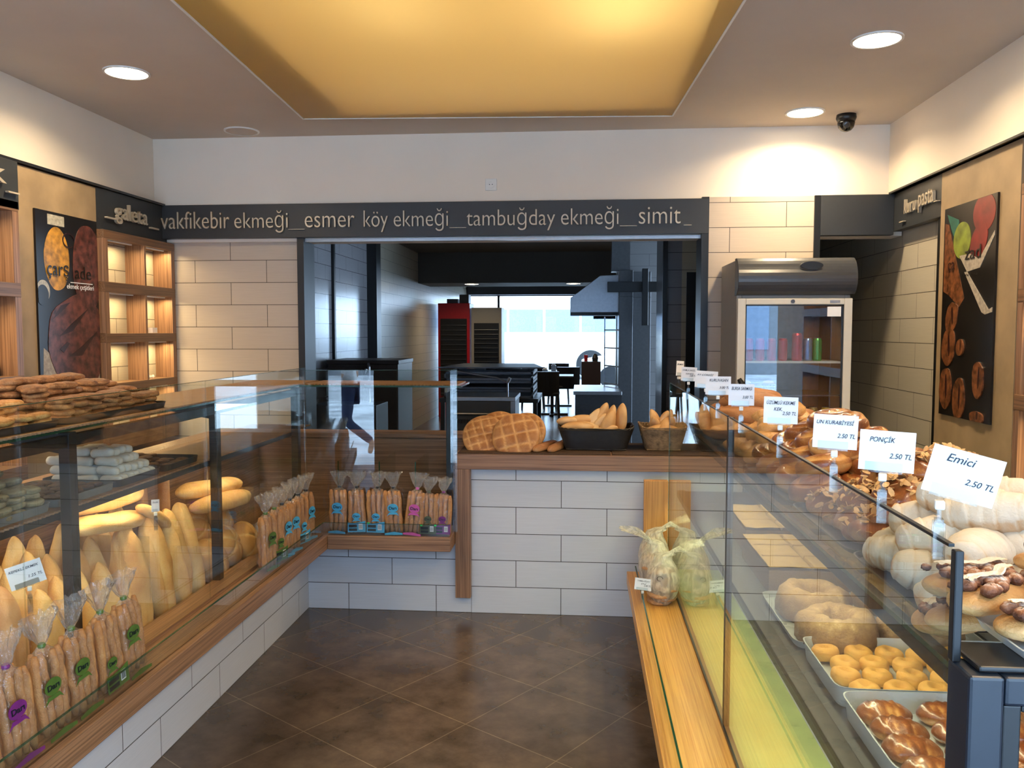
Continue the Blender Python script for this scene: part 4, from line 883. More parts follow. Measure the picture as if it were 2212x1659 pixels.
for y in (2.52, 2.64, 2.76, 2.88, 3.0, 3.12, 3.24):
    single('bread_loaf', LV[int(y * 100) % 4], 'bread', 'golden loaf standing in the back row under the stacked long loaves', 'bread', (-1.89, y + jit(.012), .66 + jit(.02)), rot_up(.08 + jit(.03), jit(.2), jit(.5)), 'golden loaves in the back row of the left counter')
tall = loaf_me(.46, .13, .11, 31, p=2.2, q=.5, tone=.28, lump=.12, seam=.3, res=(34, 34))
for y, lab in ((2.96, 'pale tall loaf standing just left of the white price tag in the left counter'), (3.10, 'pale tall loaf standing just right of the white price tag in the left counter'), (3.23, 'tall loaf standing second from the third black post'), (3.35, 'tall loaf standing right before the third black post')):
    single('bread_loaf', tall, 'bread', lab, 'bread', (-1.70, y, .61), rot_up(.15, jit(.1), y * 5))
lng = loaf_me(.56, .125, .09, 41, p=3.2, q=.5, slash=1, tone=.25, sl_w=.5); lng2 = loaf_me(.52, .115, .085, 44, p=3, q=.5, bend=.02, tone=.3)
single('long_loaf', lng, 'bread', 'long split loaf lying across the top of the standing loaves, lower one', 'bread', (-1.74, 2.90, .835), (0, .15, pi / 2 + .10))
single('long_loaf', lng2, 'bread', 'long loaf lying on top, upper one behind the split loaf', 'bread', (-1.80, 3.0, .90), (0, .05, pi / 2 + .02))
single('long_loaf', lng2, 'bread', 'long loaf bending down beside the white price tag', 'bread', (-1.70, 3.17, .79), (0, .55, pi / 2 + .1), sc=.7)
single('long_loaf', lng, 'bread', 'long golden loaf lying behind the third black post, upper one', 'bread', (-1.78, 3.82, .79), (0, .10, pi / 2 - .03), sc=1.08)
single('long_loaf', lng2, 'bread', 'long golden loaf lying behind the third black post, lower one', 'bread', (-1.70, 3.80, .73), (0, .08, pi / 2 - .03), sc=1.1)
bag_ = loaf_me(.50, .06, .055, 51, p=3, q=.5, tone=.45, slash=4)
single('baguette', bag_, 'bread_dark', 'baguette standing tall before the third black post, left one', 'bread', (-1.86, 3.38, .72), rot_up(.03, .1, 0)); single('baguette', bag_, 'bread_dark', 'baguette standing tall before the third black post, right thicker one', 'bread', (-1.82, 3.49, .73), rot_up(-.02, .1, .5), sc=1.15)
rl = cookie_me(.105, .11, 5, .05, .35, res=(20, 32))
def cross_me(R, Hh, seed):
    def f(u, v):
        a = 2 * pi * v; r = R * sin(pi * u) ** .7; c = -cos(pi * u); z = Hh / 2 * c; g = 0
        for k in range(3): d = abs(sin(a - pi * k / 3)) * r; g = max(g, math.exp(-(d / .007) ** 2)) if c > 0 else 0
        return r * cos(a), r * sin(a), z - .008 * g + Hh / 2, .42 + .15 * c - .35 * g
    return MB().surf(26, 60, f).mesh('round loaf', True, True)
crs = cross_me(.105, .12, 3)
for k, (x, y, z, lab) in enumerate(((-1.70, 3.60, .50, 'round scored loaf standing on edge nearest the third black post'), (-1.70, 3.76, .53, 'round scored loaf second from the third black post'), (-1.66, 3.90, .51, 'round scored loaf beside the green labelled breadsticks'), (-1.82, 3.68, .64, 'round scored loaf resting behind the other round loaves'), (-1.80, 3.90, .62, 'round loaf behind, below the long golden loaves'))):
    single('round_loaf', crs, 'bread', lab, 'bread', (x - .04, y, z), (0, 1.15, .1 * k))

# ---- trays of biscuits on the top shelf of the left counter
def tray(name, lab, x0, x1, y0, y1, z, h, m, flare=.012, cat='tray'):
    def f(u, v):
        a = 2 * pi * u; n = 14; cx_, cy_ = (x0 + x1) / 2, (y0 + y1) / 2
        s = lambda q: (abs(q) ** (2 / n)) * (1 if q > 0 else -1)
        prof = [(0.0, .002), (1, .002), (1, .002), (1 + flare * 2, h), (1 + flare * 2 + .012, h), (1 + flare * 2, h - .003), (1.004, .0), (0.0, 0)]
        k, z_ = prof[int(round(v * 7))]
        return cx_ + (x1 - x0) / 2 * s(cos(a)) * k, cy_ + (y1 - y0) / 2 * s(sin(a)) * k, z + z_, 0
    return tag(obj(name, MB().surf(64, 8, f, wrapu=True, wrapv=False), m), lab, cat)
ZT = 1.279
tray('serving_tray', 'black tray under the golden sesame biscuits on the top shelf', -1.91, -1.60, 1.7, 2.42, ZT, .022, 'tray_black'); tray('serving_tray', 'black tray under the dark brown biscuits on the top shelf', -1.91, -1.60, 2.445, 3.08, ZT, .022, 'tray_black')
CK = [cookie_me(.039, .024, s, .3) for s in range(4)]; CD = [cookie_me(.041, .024, s + 7, .28) for s in range(4)]
for m_ in CK: m_.materials.append(MT['biscuit'])
for m_ in CD: m_.materials.append(MT['biscuit_dark'])
def stacks(x_list, y0, y1, step, hfun, meshes, name, labf, group, z, th, mat_):
    y = y0
    while y <= y1:
        for i, x in enumerate(x_list):
            n = hfun(i, y)
            for k in range(n):
                single(name, meshes[rnd.randrange(len(meshes))], mat_, labf(i, y, k, n), 'biscuit', (x + jit(.008), y + jit(.012), z + k * th), (jit(.12), jit(.12), jit(3)), group)
        y += step
stacks((-1.65, -1.735, -1.82), 1.74, 2.39, .078, lambda i, y: (2, 4, 5)[i] if y > 1.95 else (2, 3, 3)[i], CK, 'sesame_biscuit', lambda i, y, k, n: 'golden round sesame biscuit heaped on the near black tray of the top shelf', 'golden sesame biscuits on the near black tray', ZT + .003, .019, 'biscuit')
stacks((-1.655, -1.74, -1.825), 2.49, 3.05, .09, lambda i, y: (4, 6, 7)[i] if y < 2.85 else (3, 4, 5)[i], CD, 'sesame_biscuit', lambda i, y, k, n: 'dark brown round biscuit stacked on the far black tray of the top shelf', 'dark brown biscuits on the far black tray', ZT + .003, .019, 'biscuit_dark')

# ---- middle shelf
ZM = 1.0185
for y0, y1, m_, lab in ((1.60, 2.02, 'tray_grey', 'grey tray of chocolate cookies at the left picture edge, middle shelf'), (2.03, 2.41, 'tray_grey', 'grey tray under the stacked pale cookies on the middle shelf'), (2.43, 2.76, 'tray_grey', 'grey tray of brown crumbly cookies on the middle shelf'), (2.77, 3.08, 'tray_black', 'dark tray under the sugared white rolls on the middle shelf'), (3.10, 3.40, 'tray_black', 'dark tray of chocolate cookies right of the white rolls')):
    tray('serving_tray', lab, -1.92, -1.63, y0 + .008, y1 - .008, ZM, .026, m_)
PC = [cookie_me(.034, .022, s + 17, .1, .5) for s in range(3)]; BC_ = [cookie_me(.03, .018, s + 27, .2, .5) for s in range(3)]
stacks((-1.665, -1.73, -1.795, -1.86), 2.07, 2.37, .07, lambda i, y: (4, 5, 6, 6)[i], PC, 'speckled_cookie', lambda i, y, k, n: 'pale speckled cookie piled on the grey tray left of the white rolls', 'pale speckled cookies on the middle shelf', ZM + .004, .02, 'pale_cookie')
stacks((-1.67, -1.74, -1.81, -1.87), 1.65, 1.98, .066, lambda i, y: 2, BC_, 'chocolate_cookie', lambda i, y, k, n: 'chocolate cookie on the tray at the left picture edge, middle shelf', 'chocolate cookies at the left edge of the middle shelf', ZM + .004, .017, 'choc_cookie')
BD = [cookie_me(.026, .016, s + 47, .2, .5) for s in range(3)]
stacks((-1.67, -1.725, -1.78, -1.84, -1.88), 2.47, 2.73, .055, lambda i, y: 2, BD, 'crumbly_cookie', lambda i, y, k, n: 'brown crumbly cookie on the tray between pale cookies and white rolls', 'brown crumbly cookies on the middle shelf', ZM + .004, .015, 'choc_cookie')
BE = [cookie_me(.03, .016, s + 57, .2, .6) for s in range(3)]
stacks((-1.67, -1.74, -1.81, -1.88), 3.14, 3.36, .066, lambda i, y: 1 + (i > 1), BE, 'chocolate_cookie', lambda i, y, k, n: 'chocolate cookie on the dark tray right of the white rolls', 'chocolate cookies right of the white rolls', ZM + .004, .015, 'choc_cookie')
wr = loaf_me(.085, .036, .034, 61, p=8, q=.5, tone=.6, res=(14, 14), lump=.04, flat=.95)
for k in range(4):
    nx = 3 - (k > 2); ny = 7 - k
    for i in range(nx):
        for j in range(ny):
            single('sugared_roll', wr, 'white_roll', 'sugared white finger roll in the %s layer of the pile on the dark tray' % ('bottom', 'second', 'third', 'top')[k], 'pastry', (-1.675 - .09 * i - .02 * k + jit(.004), 2.805 + .0375 * j + .019 * k + jit(.003), ZM + .004 + .03 * k), (jit(.06), jit(.08), jit(.12)), 'sugared white rolls, %s layer' % ('bottom', 'second', 'third', 'top')[k])

# ---- bags of breadsticks
def stick_me(L, r, seed): return MB().tube([(r * .5 * nz3((0, 0, i * .5), 1, seed), r * .5 * nz3((i * .5, 0, 0), 1, seed), L * i / 9) for i in range(10)], [r * (.55 if i in (0, 9) else 1 + .14 * nz3((i, 0, 0), 1.7, seed)) for i in range(10)], 10).mesh('stick', True)
ST = [stick_me(.235, .0125, s) for s in range(5)]
for s_ in ST: 
    s_.materials.append(MT['stick']); a_ = s_.attributes['tone']
    for i, v in enumerate(s_.vertices): a_.data[i].value = .45 + .3 * nz3(v.co, 40, 3)
def film_me(seed):
    Wd, D = .052, .034
    def f(u, v):
        a = 2 * pi * v; n = 3.2; s = lambda q: (abs(q) ** (2 / n)) * (1 if q > 0 else -1)
        z = .262 * min(1, u / .66) if u < .66 else .262 + (u - .66) / .34 * .085
        if u < .05: k = .9
        elif u < .55: k = 1 + .03 * nz3((cos(a) * 2, sin(a) * 2, z * 30), 1.2, seed)
        elif u < .66: k = 1 - .86 * ((u - .55) / .11) ** 1.5
        else: k = .14 + .75 * ((u - .66) / .34) ** .8; k *= 1 + .5 * nz3((cos(a) * 3.5, sin(a) * 3.5, z * 22), 1.3, seed)
        dx = .012 * nz3((z * 14, seed, 0), 1) if u > .66 else 0
        return Wd * s(cos(a)) * k + dx, D * s(sin(a)) * k, z + (.012 * nz3((a * 2, 0, 0), 1.4, seed) if u > .97 else 0), 0
    return MB().surf(34, 48, f).mesh('film', True)
FM = [film_me(s) for s in range(4)]
for f_ in FM:
    f_.materials.append(MT['film']); f_.materials.append(MT['film_top'])
    for p_ in f_.polygons:
        if p_.center.z > .245: p_.material_index = 1
MT['lab_blue'] = plain('blue print', (66, 160, 206), .4); MT['lab_purple'] = plain('purple print', (110, 34, 110), .4); MT['lab_green'] = plain('green print', (74, 104, 40), .4); MT['lab_pink'] = plain('pink print', (190, 84, 160), .4)
MT['lab_olive'] = plain('olive print', (74, 84, 66), .4); MT['sticker_green'] = plain('bright green price sticker', (30, 220, 90), .5); MT['lab_dark'] = plain('dark navy print', (12, 24, 34), .4)
def stick_bag(loc, rot, colr, side, label, seed, band=False, sticker=False, group=None, logo=True, sc=1):
    t = thing('breadstick_bag', label, 'bag', loc, rot, group); t.scale = (sc, sc, sc); rr = random.Random(seed); k = 0
    for row in range(2):
        for i in range(4 if row == 0 else 3):
            o = obj('breadstick', ST[rr.randrange(5)], None, t); o.location = (-.038 + .0255 * i + (.012 if row else 0), -.014 + .027 * row, .006 + rr.uniform(0, .012)); o.rotation_euler = (rr.uniform(-.03, .03), rr.uniform(-.035, .035), rr.uniform(0, 6))
    o = obj('bag_film', FM[seed % 4], None, t)
    mname = 'lab_' + colr
    obj('twist_tie', MB().lathe([(.009, -.006), (.011, 0), (.009, .006)], c=(0, 0, .262), seg=12), mname if colr != 'blue' else 'lab_dark', t)
    y = -.0362 
    if logo:
        zc = .155 if not band else .105; lx = -.018 * (side != 0); s_ = 1 if not band else .75
        lg = obj('printed_badge', MB().prism([(lx + .030 * s_ * cos(a / 24 * 2 * pi), zc + .024 * s_ * sin(a / 24 * 2 * pi)) for a in range(24)], 1, y - .0012, y), mname, t)
        obj('printed_ribbon', MB().prism([(lx - .034 * s_, zc - .045 * s_), (lx - .02 * s_, zc - .024 * s_), (lx + .02 * s_, zc - .024 * s_), (lx + .034 * s_, zc - .045 * s_), (lx + .02 * s_, zc - .036 * s_), (lx - .02 * s_, zc - .036 * s_)], 1, y - .001, y), mname, t)
        text('printed_name', 'Darı', 'lab_dark', t, (lx - .021 * s_, y - .0022, zc - .008 * s_), FACE_FRONT, width=.042 * s_, height=.017 * s_, ext=.0004, bold=.02)
    if band:
        bd = obj('printed_band', MB().prism([(-.05, .015), (.05, .015), (.05, .078), (.02, .07), (-.02, .066), (-.05, .07)], 1, y - .001, y), mname, t)
        b = MB(); b.box(-.044, .002, y - .0018, y - .001, .042, .058); b.box(-.044, .002, y - .0018, y - .001, .022, .036); obj('printed_text_block', b, 'lab_dark', t)
        obj('barcode', bx(.012, .034, y - .002, y - .001, .03, .062), 'card', t); b = MB()
        for q in range(7): b.box(.014 + .0027 * q, .0152 + .0027 * q, y - .0026, y - .002, .034, .058)
        obj('barcode_bars', b, 'lab_dark', t)
    else: obj('printed_foot', MB().prism([(-.05, .004), (.05, .004), (.05, .014), (.0, .022), (-.05, .014)], 1, y - .001, y), mname, t)
    if sticker: obj('price_sticker', bx(-.046, -.034, y - .003, y - .002, .062, .071), 'sticker_green', t)
    return t
# on the back ledge, facing the shop
back = [(-1.318, 'blue', 0, 0, 'far left bag with large blue badge'), (-1.208, 'blue', 1, 0, 'bag with blue band, second from the corner'), (-1.105, 'blue', 1, 1, 'bag with blue band and green sticker, third from the corner'),
        (-1.005, 'blue', 0, 0, 'bag with a large blue badge in the middle of the back row'), (-.905, 'pink', 0, 0, 'leaning bag with pink badge'), (-.815, 'olive', 1, 1, 'bag with olive band and white barcode'), (-.742, 'purple', 1, 1, 'bag with purple band against the tall counter')]
for k, (x, c_, bd, stc, lab) in enumerate(back):
    stick_bag((x, 4.376 - .002 * k if k < 6 else 4.366, .4715), (0, .10 if k == 4 else jit(.03), jit(.06)), c_, 0, 'back ledge breadsticks, ' + lab, k + 1, bool(bd), bool(stc), sc=.97 if k < 5 else .9)
# along the left ledge, far group, facing +x
for k, (y, c_, lab) in enumerate(((3.66, 'green', 'bag with green badge at the near end of the far left group'), (3.77, 'green', 'bag second in the far left group'), (3.87, 'blue', 'bag third in the far left group'), (3.98, 'blue', 'bag fourth in the far left group'), (4.10, 'blue', 'bag fifth in the far left group'), (4.22, 'blue', 'bag in the corner of the left ledge'))):
    stick_bag((-1.447, y, .4715), (0, 0, pi / 2 - .25 + jit(.05)), c_, 0, 'left ledge breadsticks, ' + lab, k + 11, k in (1, 4), False)
# near group on the left ledge, leaning towards the glass
for k, (y, c_, bd, st_, lab) in enumerate(((1.56, 'purple', 0, 0, 'bag with purple badge cut by the picture edge'), (1.69, 'purple', 1, 1, 'bag with bright green sticker, near end'), (1.82, 'purple', 0, 0, 'bag with purple badge, third from the near end'), (1.95, 'purple', 0, 0, 'bag with large purple badge, fourth from the near end'),
                                        (2.09, 'green', 0, 0, 'bag with small green badge beside the purple ones'), (2.22, 'green', 0, 0, 'bag with green badge reading Darı'), (2.36, 'green', 1, 0, 'bag with bright green band'), (2.49, 'green', 0, 0, 'bag with green badge at the far end of the near group'))):
    stick_bag((-1.435, y, .4715), (-.02, -.10, pi / 2 - .12 + jit(.06)), c_, 1, 'left ledge breadsticks, ' + lab, k + 21, bool(bd), bool(st_), sc=.98)

# ---- on the tall counter
fb = [flat_me(.128, .06, 1, .048), flat_me(.135, .065, 2, .07), flat_me(.13, .06, 3)]
def on_edge(me, x, y, z, tilt, rz, lab): single('flatbread', me, 'flat', lab, 'bread', (x, y, z), (Matrix.Rotation(rz, 3, 'Z') @ Matrix.Rotation(tilt, 3, 'X')).to_euler())
on_edge(fb[0], -.545, 4.66, .963, 1.0, .05, 'round flatbread with pressed square pattern, leftmost on the tall counter')
on_edge(fb[1], -.362, 4.62, .972, 1.05, -.08, 'browned round flatbread leaning in front, second on the tall counter')
on_edge(fb[2], -.47, 4.76, .976, 1.0, .1, 'round flatbread leaning behind between the two front flatbreads'); on_edge(fb[0], -.32, 4.75, .972, 1.0, -.2, 'round flatbread leaning behind the browned one')
sb = loaf_me(.34, .058, .05, 71, p=5, q=.5, tone=.4, slash=3)
single('baguette', sb, 'bread_dark', 'short baguette pointing forward beside the flatbreads', 'bread', (-.20, 4.655, .908), (0, 0, pi / 2 - .32)); single('baguette', sb, 'bread_dark', 'short baguette pointing forward beside the black basket', 'bread', (-.128, 4.66, .908), (0, 0, pi / 2 - .26))
def basket(lab, cx_, cy_, L, W, h, m, rz=0, flare=.2, z=.9075):
    t = thing('bread_basket', lab, 'basket', (cx_, cy_, z), (0, 0, rz))
    def wall(inner):
        def f(u, v):
            a = 2 * pi * u; n = 6; s = lambda q: (abs(q) ** (2 / n)) * (1 if q > 0 else -1); k = 1 - flare * (1 - v)
            i = int(round(u * 120)); j = int(round(v * 16)); w_ = .005 * (1 if (i // 2 + j) % 2 else -1) * (-1 if inner else 1)
            sh = -.007 if inner else 0; e = 1 + .10 * v * abs(cos(a)) ** 4
            return (L / 2 * k + sh + w_) * s(cos(a)), (W / 2 * k + sh + w_) * s(sin(a)), h * v * e + .004, 0
        return MB().surf(120, 17, f, wrapu=True, wrapv=False)
    obj('woven_wall', wall(False), m, t, smooth=True); obj('woven_lining', wall(True), m, t, smooth=True)
    n = 60; sp = lambda q: (abs(q) ** (1 / 3)) * (1 if q > 0 else -1)
    for q in range(2): obj('rim', MB().tube([((L / 2 + .001) * sp(cos(2 * pi * i / n)), (W / 2 + .001) * sp(sin(2 * pi * i / n)), h * (1 + .10 * abs(cos(2 * pi * i / n)) ** 4) + .005 + .004 * sin(i * 1.3 + q * pi)) for i in range(n + 1)], .004, 6), m, t)
    k = 1 - flare; obj('base', bx(-L / 2 * k, L / 2 * k, -W / 2 * k, W / 2 * k, 0, .008), m, t, bevel=.004)
    obj('loose_strand', MB().tube([(-L / 2, -W / 2 - .004, h), (-L / 2 + .06, -W / 2 - .01, h + .004), (-L / 2 + .16, -W / 2 - .012, h - .004)], .0018, 5), m, t)
    return t
basket('black wicker basket full of golden rolls on the tall counter', .083, 4.73, .42, .30, .115, 'wicker_black')
basket('brown wicker basket half hidden behind the glass on the tall counter', .50, 4.74, .34, .28, .12, 'wicker_brown')
RL = [loaf_me(.19, .075, .062, s + 80, p=2.0, q=.6, tone=.3, dark_tip=.2) for s in range(4)]
spots = [(-.02, 4.66, 1.035, 0, .15, 0), (-.05, 4.71, 1.06, .1, .4, 0), (.0, 4.75, 1.075, .0, .3, 0), (.03, 4.67, 1.05, .15, -.2, 0), (.07, 4.655, 1.02, .0, .1, 0), (-.04, 4.79, 1.085, .1, .1, 0),
         (.06, 4.72, 1.075, 1, .3, 0), (.10, 4.68, 1.04, 1.1, 0, 0), (.13, 4.74, 1.09, 1.25, .1, 0), (.185, 4.70, 1.08, 1.4, 0, 0), (.235, 4.72, 1.09, 1.45, .1, 0), (.145, 4.66, 1.06, 1.2, .4, 0), (.12, 4.66, 1.03, .4, -.3, 0), (.17, 4.655, 1.03, .1, .1, 0), (.02, 4.80, 1.06, .9, 0, 0), (.10, 4.82, 1.06, .8, .2, 0), (.2, 4.82, 1.05, .9, 0, 0), (.0, 4.7, .99, .1, 1.3, 0), (.16, 4.7, .99, .1, 1.2, 0), (.20, 4.69, 1.0, .1, .5, 0)]
for k, (x, y, z, up_, rz, _) in enumerate(spots):
    e = (Matrix.Rotation(rz + (pi if up_ < .3 and k % 2 else 0), 3, 'Z') @ Matrix.Rotation(-up_, 3, 'Y') @ Matrix.Rotation(k * .7, 3, 'X')).to_euler()
    single('bread_roll', RL[k % 4], 'roll', ('pointed golden roll standing upright at the back of the black basket' if up_ > .7 else 'pointed golden roll lying in the black basket'), 'bread roll', (x, y, z - .02), e, 'upright rolls in the black basket' if up_ > .7 else 'lying rolls in the black basket')
for k in range(12):
    e = (Matrix.Rotation(k * 1.1, 3, 'Z') @ Matrix.Rotation(-.3 - (k % 3) * .4, 3, 'Y')).to_euler()
    single('bread_roll', RL[k % 4], 'roll', 'pointed golden roll in the brown basket', 'bread roll', (.42 + .052 * (k % 4), 4.69 + .05 * (k // 4), 1.0 + .02 * ((k * 7) % 3)), e, 'rolls in the brown basket', .9)

# ---- bags of sesame rings on the right ledge
SR = [ring_me(.043, .015, 1, s, lump=.12, crackle=.002) for s in range(3)]
def ring_bag(loc, lab, sc, seed, bent):
    t = thing('sesame_ring_bag', lab, 'bag', loc, (0, 0, jit(.3))); t.scale = (min(1.1, sc * 1.1), sc * 1.25, sc * .86); r_ = random.Random(seed)
    for k in range(7):
        o = obj('sesame_ring', SR[k % 3], 'simit', t); o.location = (r_.uniform(-.012, .012), r_.uniform(-.015, .015), .012 + .024 * k); o.rotation_euler = (r_.uniform(-.4, .4), r_.uniform(-.35, .35), 0)
    def f(u, v):
        a = 2 * pi * v
        if u < .6: q = u / .6; r = .083 * (sin(pi * (.12 + .74 * q)) ** .7); z = .235 * q
        else: q = (u - .6) / .4; r = .035 * (1 - q) ** 1 + .012 if q < .4 else .012 + .04 * (q - .4) / .6; z = .235 + .105 * q
        k = 1 + (.06 if u < .6 else .25) * nz3((cos(a) * 3, sin(a) * 3, z * 16), 1.2, seed)
        bx_ = bent * max(0, z - .26) * 3
        return r * k * cos(a) * .86 + bx_, r * k * sin(a) * .95, z, 0
    obj('bag_film', MB().surf(40, 44, f, cap=False), 'film_green', t, smooth=True)
    for q, (wd, z, w_) in enumerate((('ekmek · simit · pasta', .135, .07), ('taze ve doğal', .12, .05), ('her gün sıcak', .108, .05))): pass
    obj('printed_logo', MB().tube([(.012 * cos(a / 14 * 2 * pi) - .012, -.085, .165 + .012 * sin(a / 14 * 2 * pi)) for a in range(12)], .0014, 5), 'lab_dark', t)
    return t
ring_bag((.385, 3.86, .302), 'milky plastic bag of sesame rings in front on the right ledge', 1.0, 1, .6); ring_bag((.365, 4.04, .302), 'milky plastic bag of sesame rings behind, leaning on the end board', 1.06, 2, -.5); ring_bag((.375, 4.22, .302), 'milky plastic bag of sesame rings deepest in the corner of the right ledge', 1.12, 3, .7)

# ---- right case, lower shelf
ZL = .7305
tray('baking_tray', 'pale steel tray under the four ring cakes', .575, 1.06, 2.20, 2.63, ZL, .02, 'tray_steel')
tray('baking_tray', 'steel tray of small ring biscuits', .58, 1.09, 1.855, 2.165, ZL, .048, 'tray_steel'); tray('baking_tray', 'steel tray of glossy glazed buns in front', .58, 1.09, 1.50, 1.835, ZL, .048, 'tray_steel'); tray('baking_tray', 'steel tray of glazed buns behind the black end panel', .58, 1.09, 1.13, 1.48, ZL, .048, 'tray_steel')
CKm = [ring_me(.067, .040, 1.4, s, flutes=9 if s % 2 else 7, lump=.14, tone=.45, crackle=.007) for s in range(4)]
for k, (px, py, lab) in enumerate(((1742, 1325, 'oat ring cake behind at the left of the cake tray'), (1905, 1310, 'yellow topped ring cake behind at the right of the cake tray'), (1790, 1385, 'brown oat ring cake in front at the left of the cake tray'), (1968, 1385, 'brown oat ring cake in front at the right of the cake tray'))):
    p_ = onZ(px, py, ZL + .01); single('ring_cake', CKm[k], 'cake', lab, 'cake', (p_.x + .02, p_.y, ZL + .004), (0, 0, k))
# scored sponge slabs
for k, (x0, x1, y0, y1, z0, z1, lab) in enumerate(((.60, 1.02, 2.66, 3.10, 0, .085, 'large scored sponge cake slab, lower one behind the ring cakes'), (.62, 1.02, 3.14, 3.56, 0, .10, 'large golden sponge cake slab further back'))):
    b = MB(); nx, ny = 3, 3
    def f(u, v, x0=x0, x1=x1, y0=y0, y1=y1, h=z1):
        x = x0 + (x1 - x0) * u; y = y0 + (y1 - y0) * v; g = max(math.exp(-((u * 3 % 1 - .5) / .03) ** 2) if 0 else 0, 0)
        gu = min((u * 3) % 1, 1 - (u * 3) % 1); gv = min((v * 3) % 1, 1 - (v * 3) % 1); inn = 1 if .02 < u < .98 and .02 < v < .98 else 0
        c = max(math.exp(-(gu / .03) ** 2), math.exp(-(gv / .03) ** 2)) * inn
        return x, y, ZL + .004 + h * (1 - .3 * c) + .004 * nz3((x * 20, y * 20, 0), 1, 3), .7 - .5 * c
    b.surf(64, 64, f, wrapv=False); b.box(x0, x1, y0, y1, ZL + .002, ZL + z1 * .92)
    o = obj('sponge_slab', b, 'slab'); tag(o, lab, 'cake')
RC2 = [cookie_me(.0345, .038, s + 90, .03, .35, hole=.3, res=(20, 30)) for s in range(2)]
for r in range(4):
    for c_ in range(6):
        single('ring_biscuit', RC2[(r + c_) % 2], 'ringcookie', 'small round biscuit with a dimple in the %s row of the steel tray' % ('far', 'second', 'third', 'near')[r], 'biscuit', (.625 + .077 * c_ + (.02 if r % 2 else 0) + jit(.003), 2.118 - .072 * r + jit(.003), ZL + .005), (jit(.08), jit(.08), jit(3)), 'dimpled biscuits, %s row' % ('far', 'second', 'third', 'near')[r])
BN = [loaf_me(.115, .082, .058, s + 100, p=2.1, q=.6, tone=.5, slash=4, sl_w=.06, lump=.1, dark_tip=.2) for s in range(3)]
for y0, tr, g in ((1.50, 'front steel tray', 'glazed buns on the front steel tray'), (1.13, 'tray behind the black end panel', 'glazed buns behind the end panel')):
    for r in range(4):
        for c_ in range(4): single('glazed_bun', BN[(r + c_) % 3], 'bun', 'glossy browned oval bun on the ' + tr, 'bun', (.65 + .122 * c_ + jit(.006), y0 + .285 - .078 * r + jit(.004), ZL + .006), (jit(.1), jit(.1), jit(.25)), g)

# ---- right case, top shelf heaps
ZU = 1.1
for y0, y1, m_, lab in ((1.12, 1.33, 'tray_black', 'dark tray of walnut pastries at the near end of the case'), (1.34, 1.78, 'tray_black', 'dark tray under the powdered rolls'), (1.79, 2.28, 'tray_black', 'dark tray under the almond pastries'), (2.29, 2.95, 'tray_black', 'dark tray under the glazed swirl buns'), (2.96, 3.55, 'tray_black', 'dark tray under the flaky golden pastries'), (3.56, 4.33, 'tray_black', 'dark tray under the brown crescent loaves')):
    if y0 > 1.2: tray('serving_tray', lab, .575, 1.12, y0, y1, 1.0945, .012, m_)
    else: tray('serving_tray', 'oval steel tray of walnut pastries resting on the black end panel', .545, 1.1, 1.02, 1.17, 1.1685, .014, 'tray_steel')
def heap(meshes, m_, name, lab, cat, x0, x1, y0, y1, dx, dy, layers, dz, grp, scal=1, extra=None, tilt=.3, rzr=3):
    for k in range(layers):
        x = x0 + k * dx * .33
        while x <= x1 - k * dx * .33 + .001:
            y = y0 + k * dy * .4
            while y <= y1 - k * dy * .4 + .001:
                o = single(name, meshes[rnd.randrange(len(meshes))], m_, lab % ('bottom', 'middle', 'upper', 'top')[min(3, k)] if '%s' in lab else lab, cat, (x + jit(.012), y + jit(.012), ZU + k * dz + jit(.004)), (jit(tilt), jit(tilt), jit(rzr)), grp % ('bottom', 'middle', 'upper', 'top')[min(3, k)] if '%s' in grp else grp, scal)
                if extra: extra(o)
                y += dy
            x += dx
CL = [loaf_me(.30, .11, .085, s + 120, p=2.2, q=.55, tone=.45, bend=.05, lump=.1) for s in range(3)]
heap(CL, 'bread_dark', 'crescent_loaf', 'smooth brown crescent loaf in the %s layer at the far end of the case', 'bread', .70, .98, 3.68, 4.25, .16, .145, 3, .065, 'brown crescent loaves, %s layer', tilt=.15, rzr=.5)
GP = [loaf_me(.15, .11, .07, s + 130, p=2.2, q=.55, tone=.3, slash=2, lump=.22) for s in range(4)]
heap(GP, 'pastry', 'flaky_pastry', 'flaky golden pastry in the %s layer between the crescent loaves and swirl buns', 'pastry', .65, 1.03, 3.03, 3.5, .13, .125, 4, .048, 'flaky golden pastries, %s layer')
SW = [swirl_me(.075, .072, s) for s in range(4)]
heap(SW, 'bun', 'swirl_bun', 'glossy brown swirl bun in the %s layer of the heap beneath the fridge', 'bun', .65, 1.02, 2.35, 2.92, .135, .14, 4, .052, 'glazed swirl buns, %s layer', tilt=.4)
def flakes_me(seed, n=46):
    b = MB(); r_ = random.Random(seed)
    for i in range(n):
        a = r_.uniform(0, 2 * pi); q = r_.uniform(0, 1) ** .6; x, y = .072 * q * cos(a), .052 * q * sin(a); z = .058 * sqrt(max(0, 1 - q * q * .9)) + .004
        M = Matrix.Translation((x, y, z)) @ Euler((r_.uniform(-.7, .7) - y * 9, r_.uniform(-.7, .7) + x * 9, r_.uniform(0, 6))).to_matrix().to_4x4()
        p = [M @ Vector((.013 * cos(2 * pi * k / 8), .0065 * sin(2 * pi * k / 8), 0)) for k in range(8)]; p2 = [M @ Vector((.013 * cos(2 * pi * k / 8), .0065 * sin(2 * pi * k / 8), .0012)) for k in range(8)]
        A = [b.bm.verts.new(v) for v in p]; B = [b.bm.verts.new(v) for v in p2]; b.bm.faces.new(A[::-1]); b.bm.faces.new(B)
        for k in range(8): b.bm.faces.new((A[k], A[(k + 1) % 8], B[(k + 1) % 8], B[k]))
    me = b.mesh('flakes'); me.materials.append(MT['almond']); return me
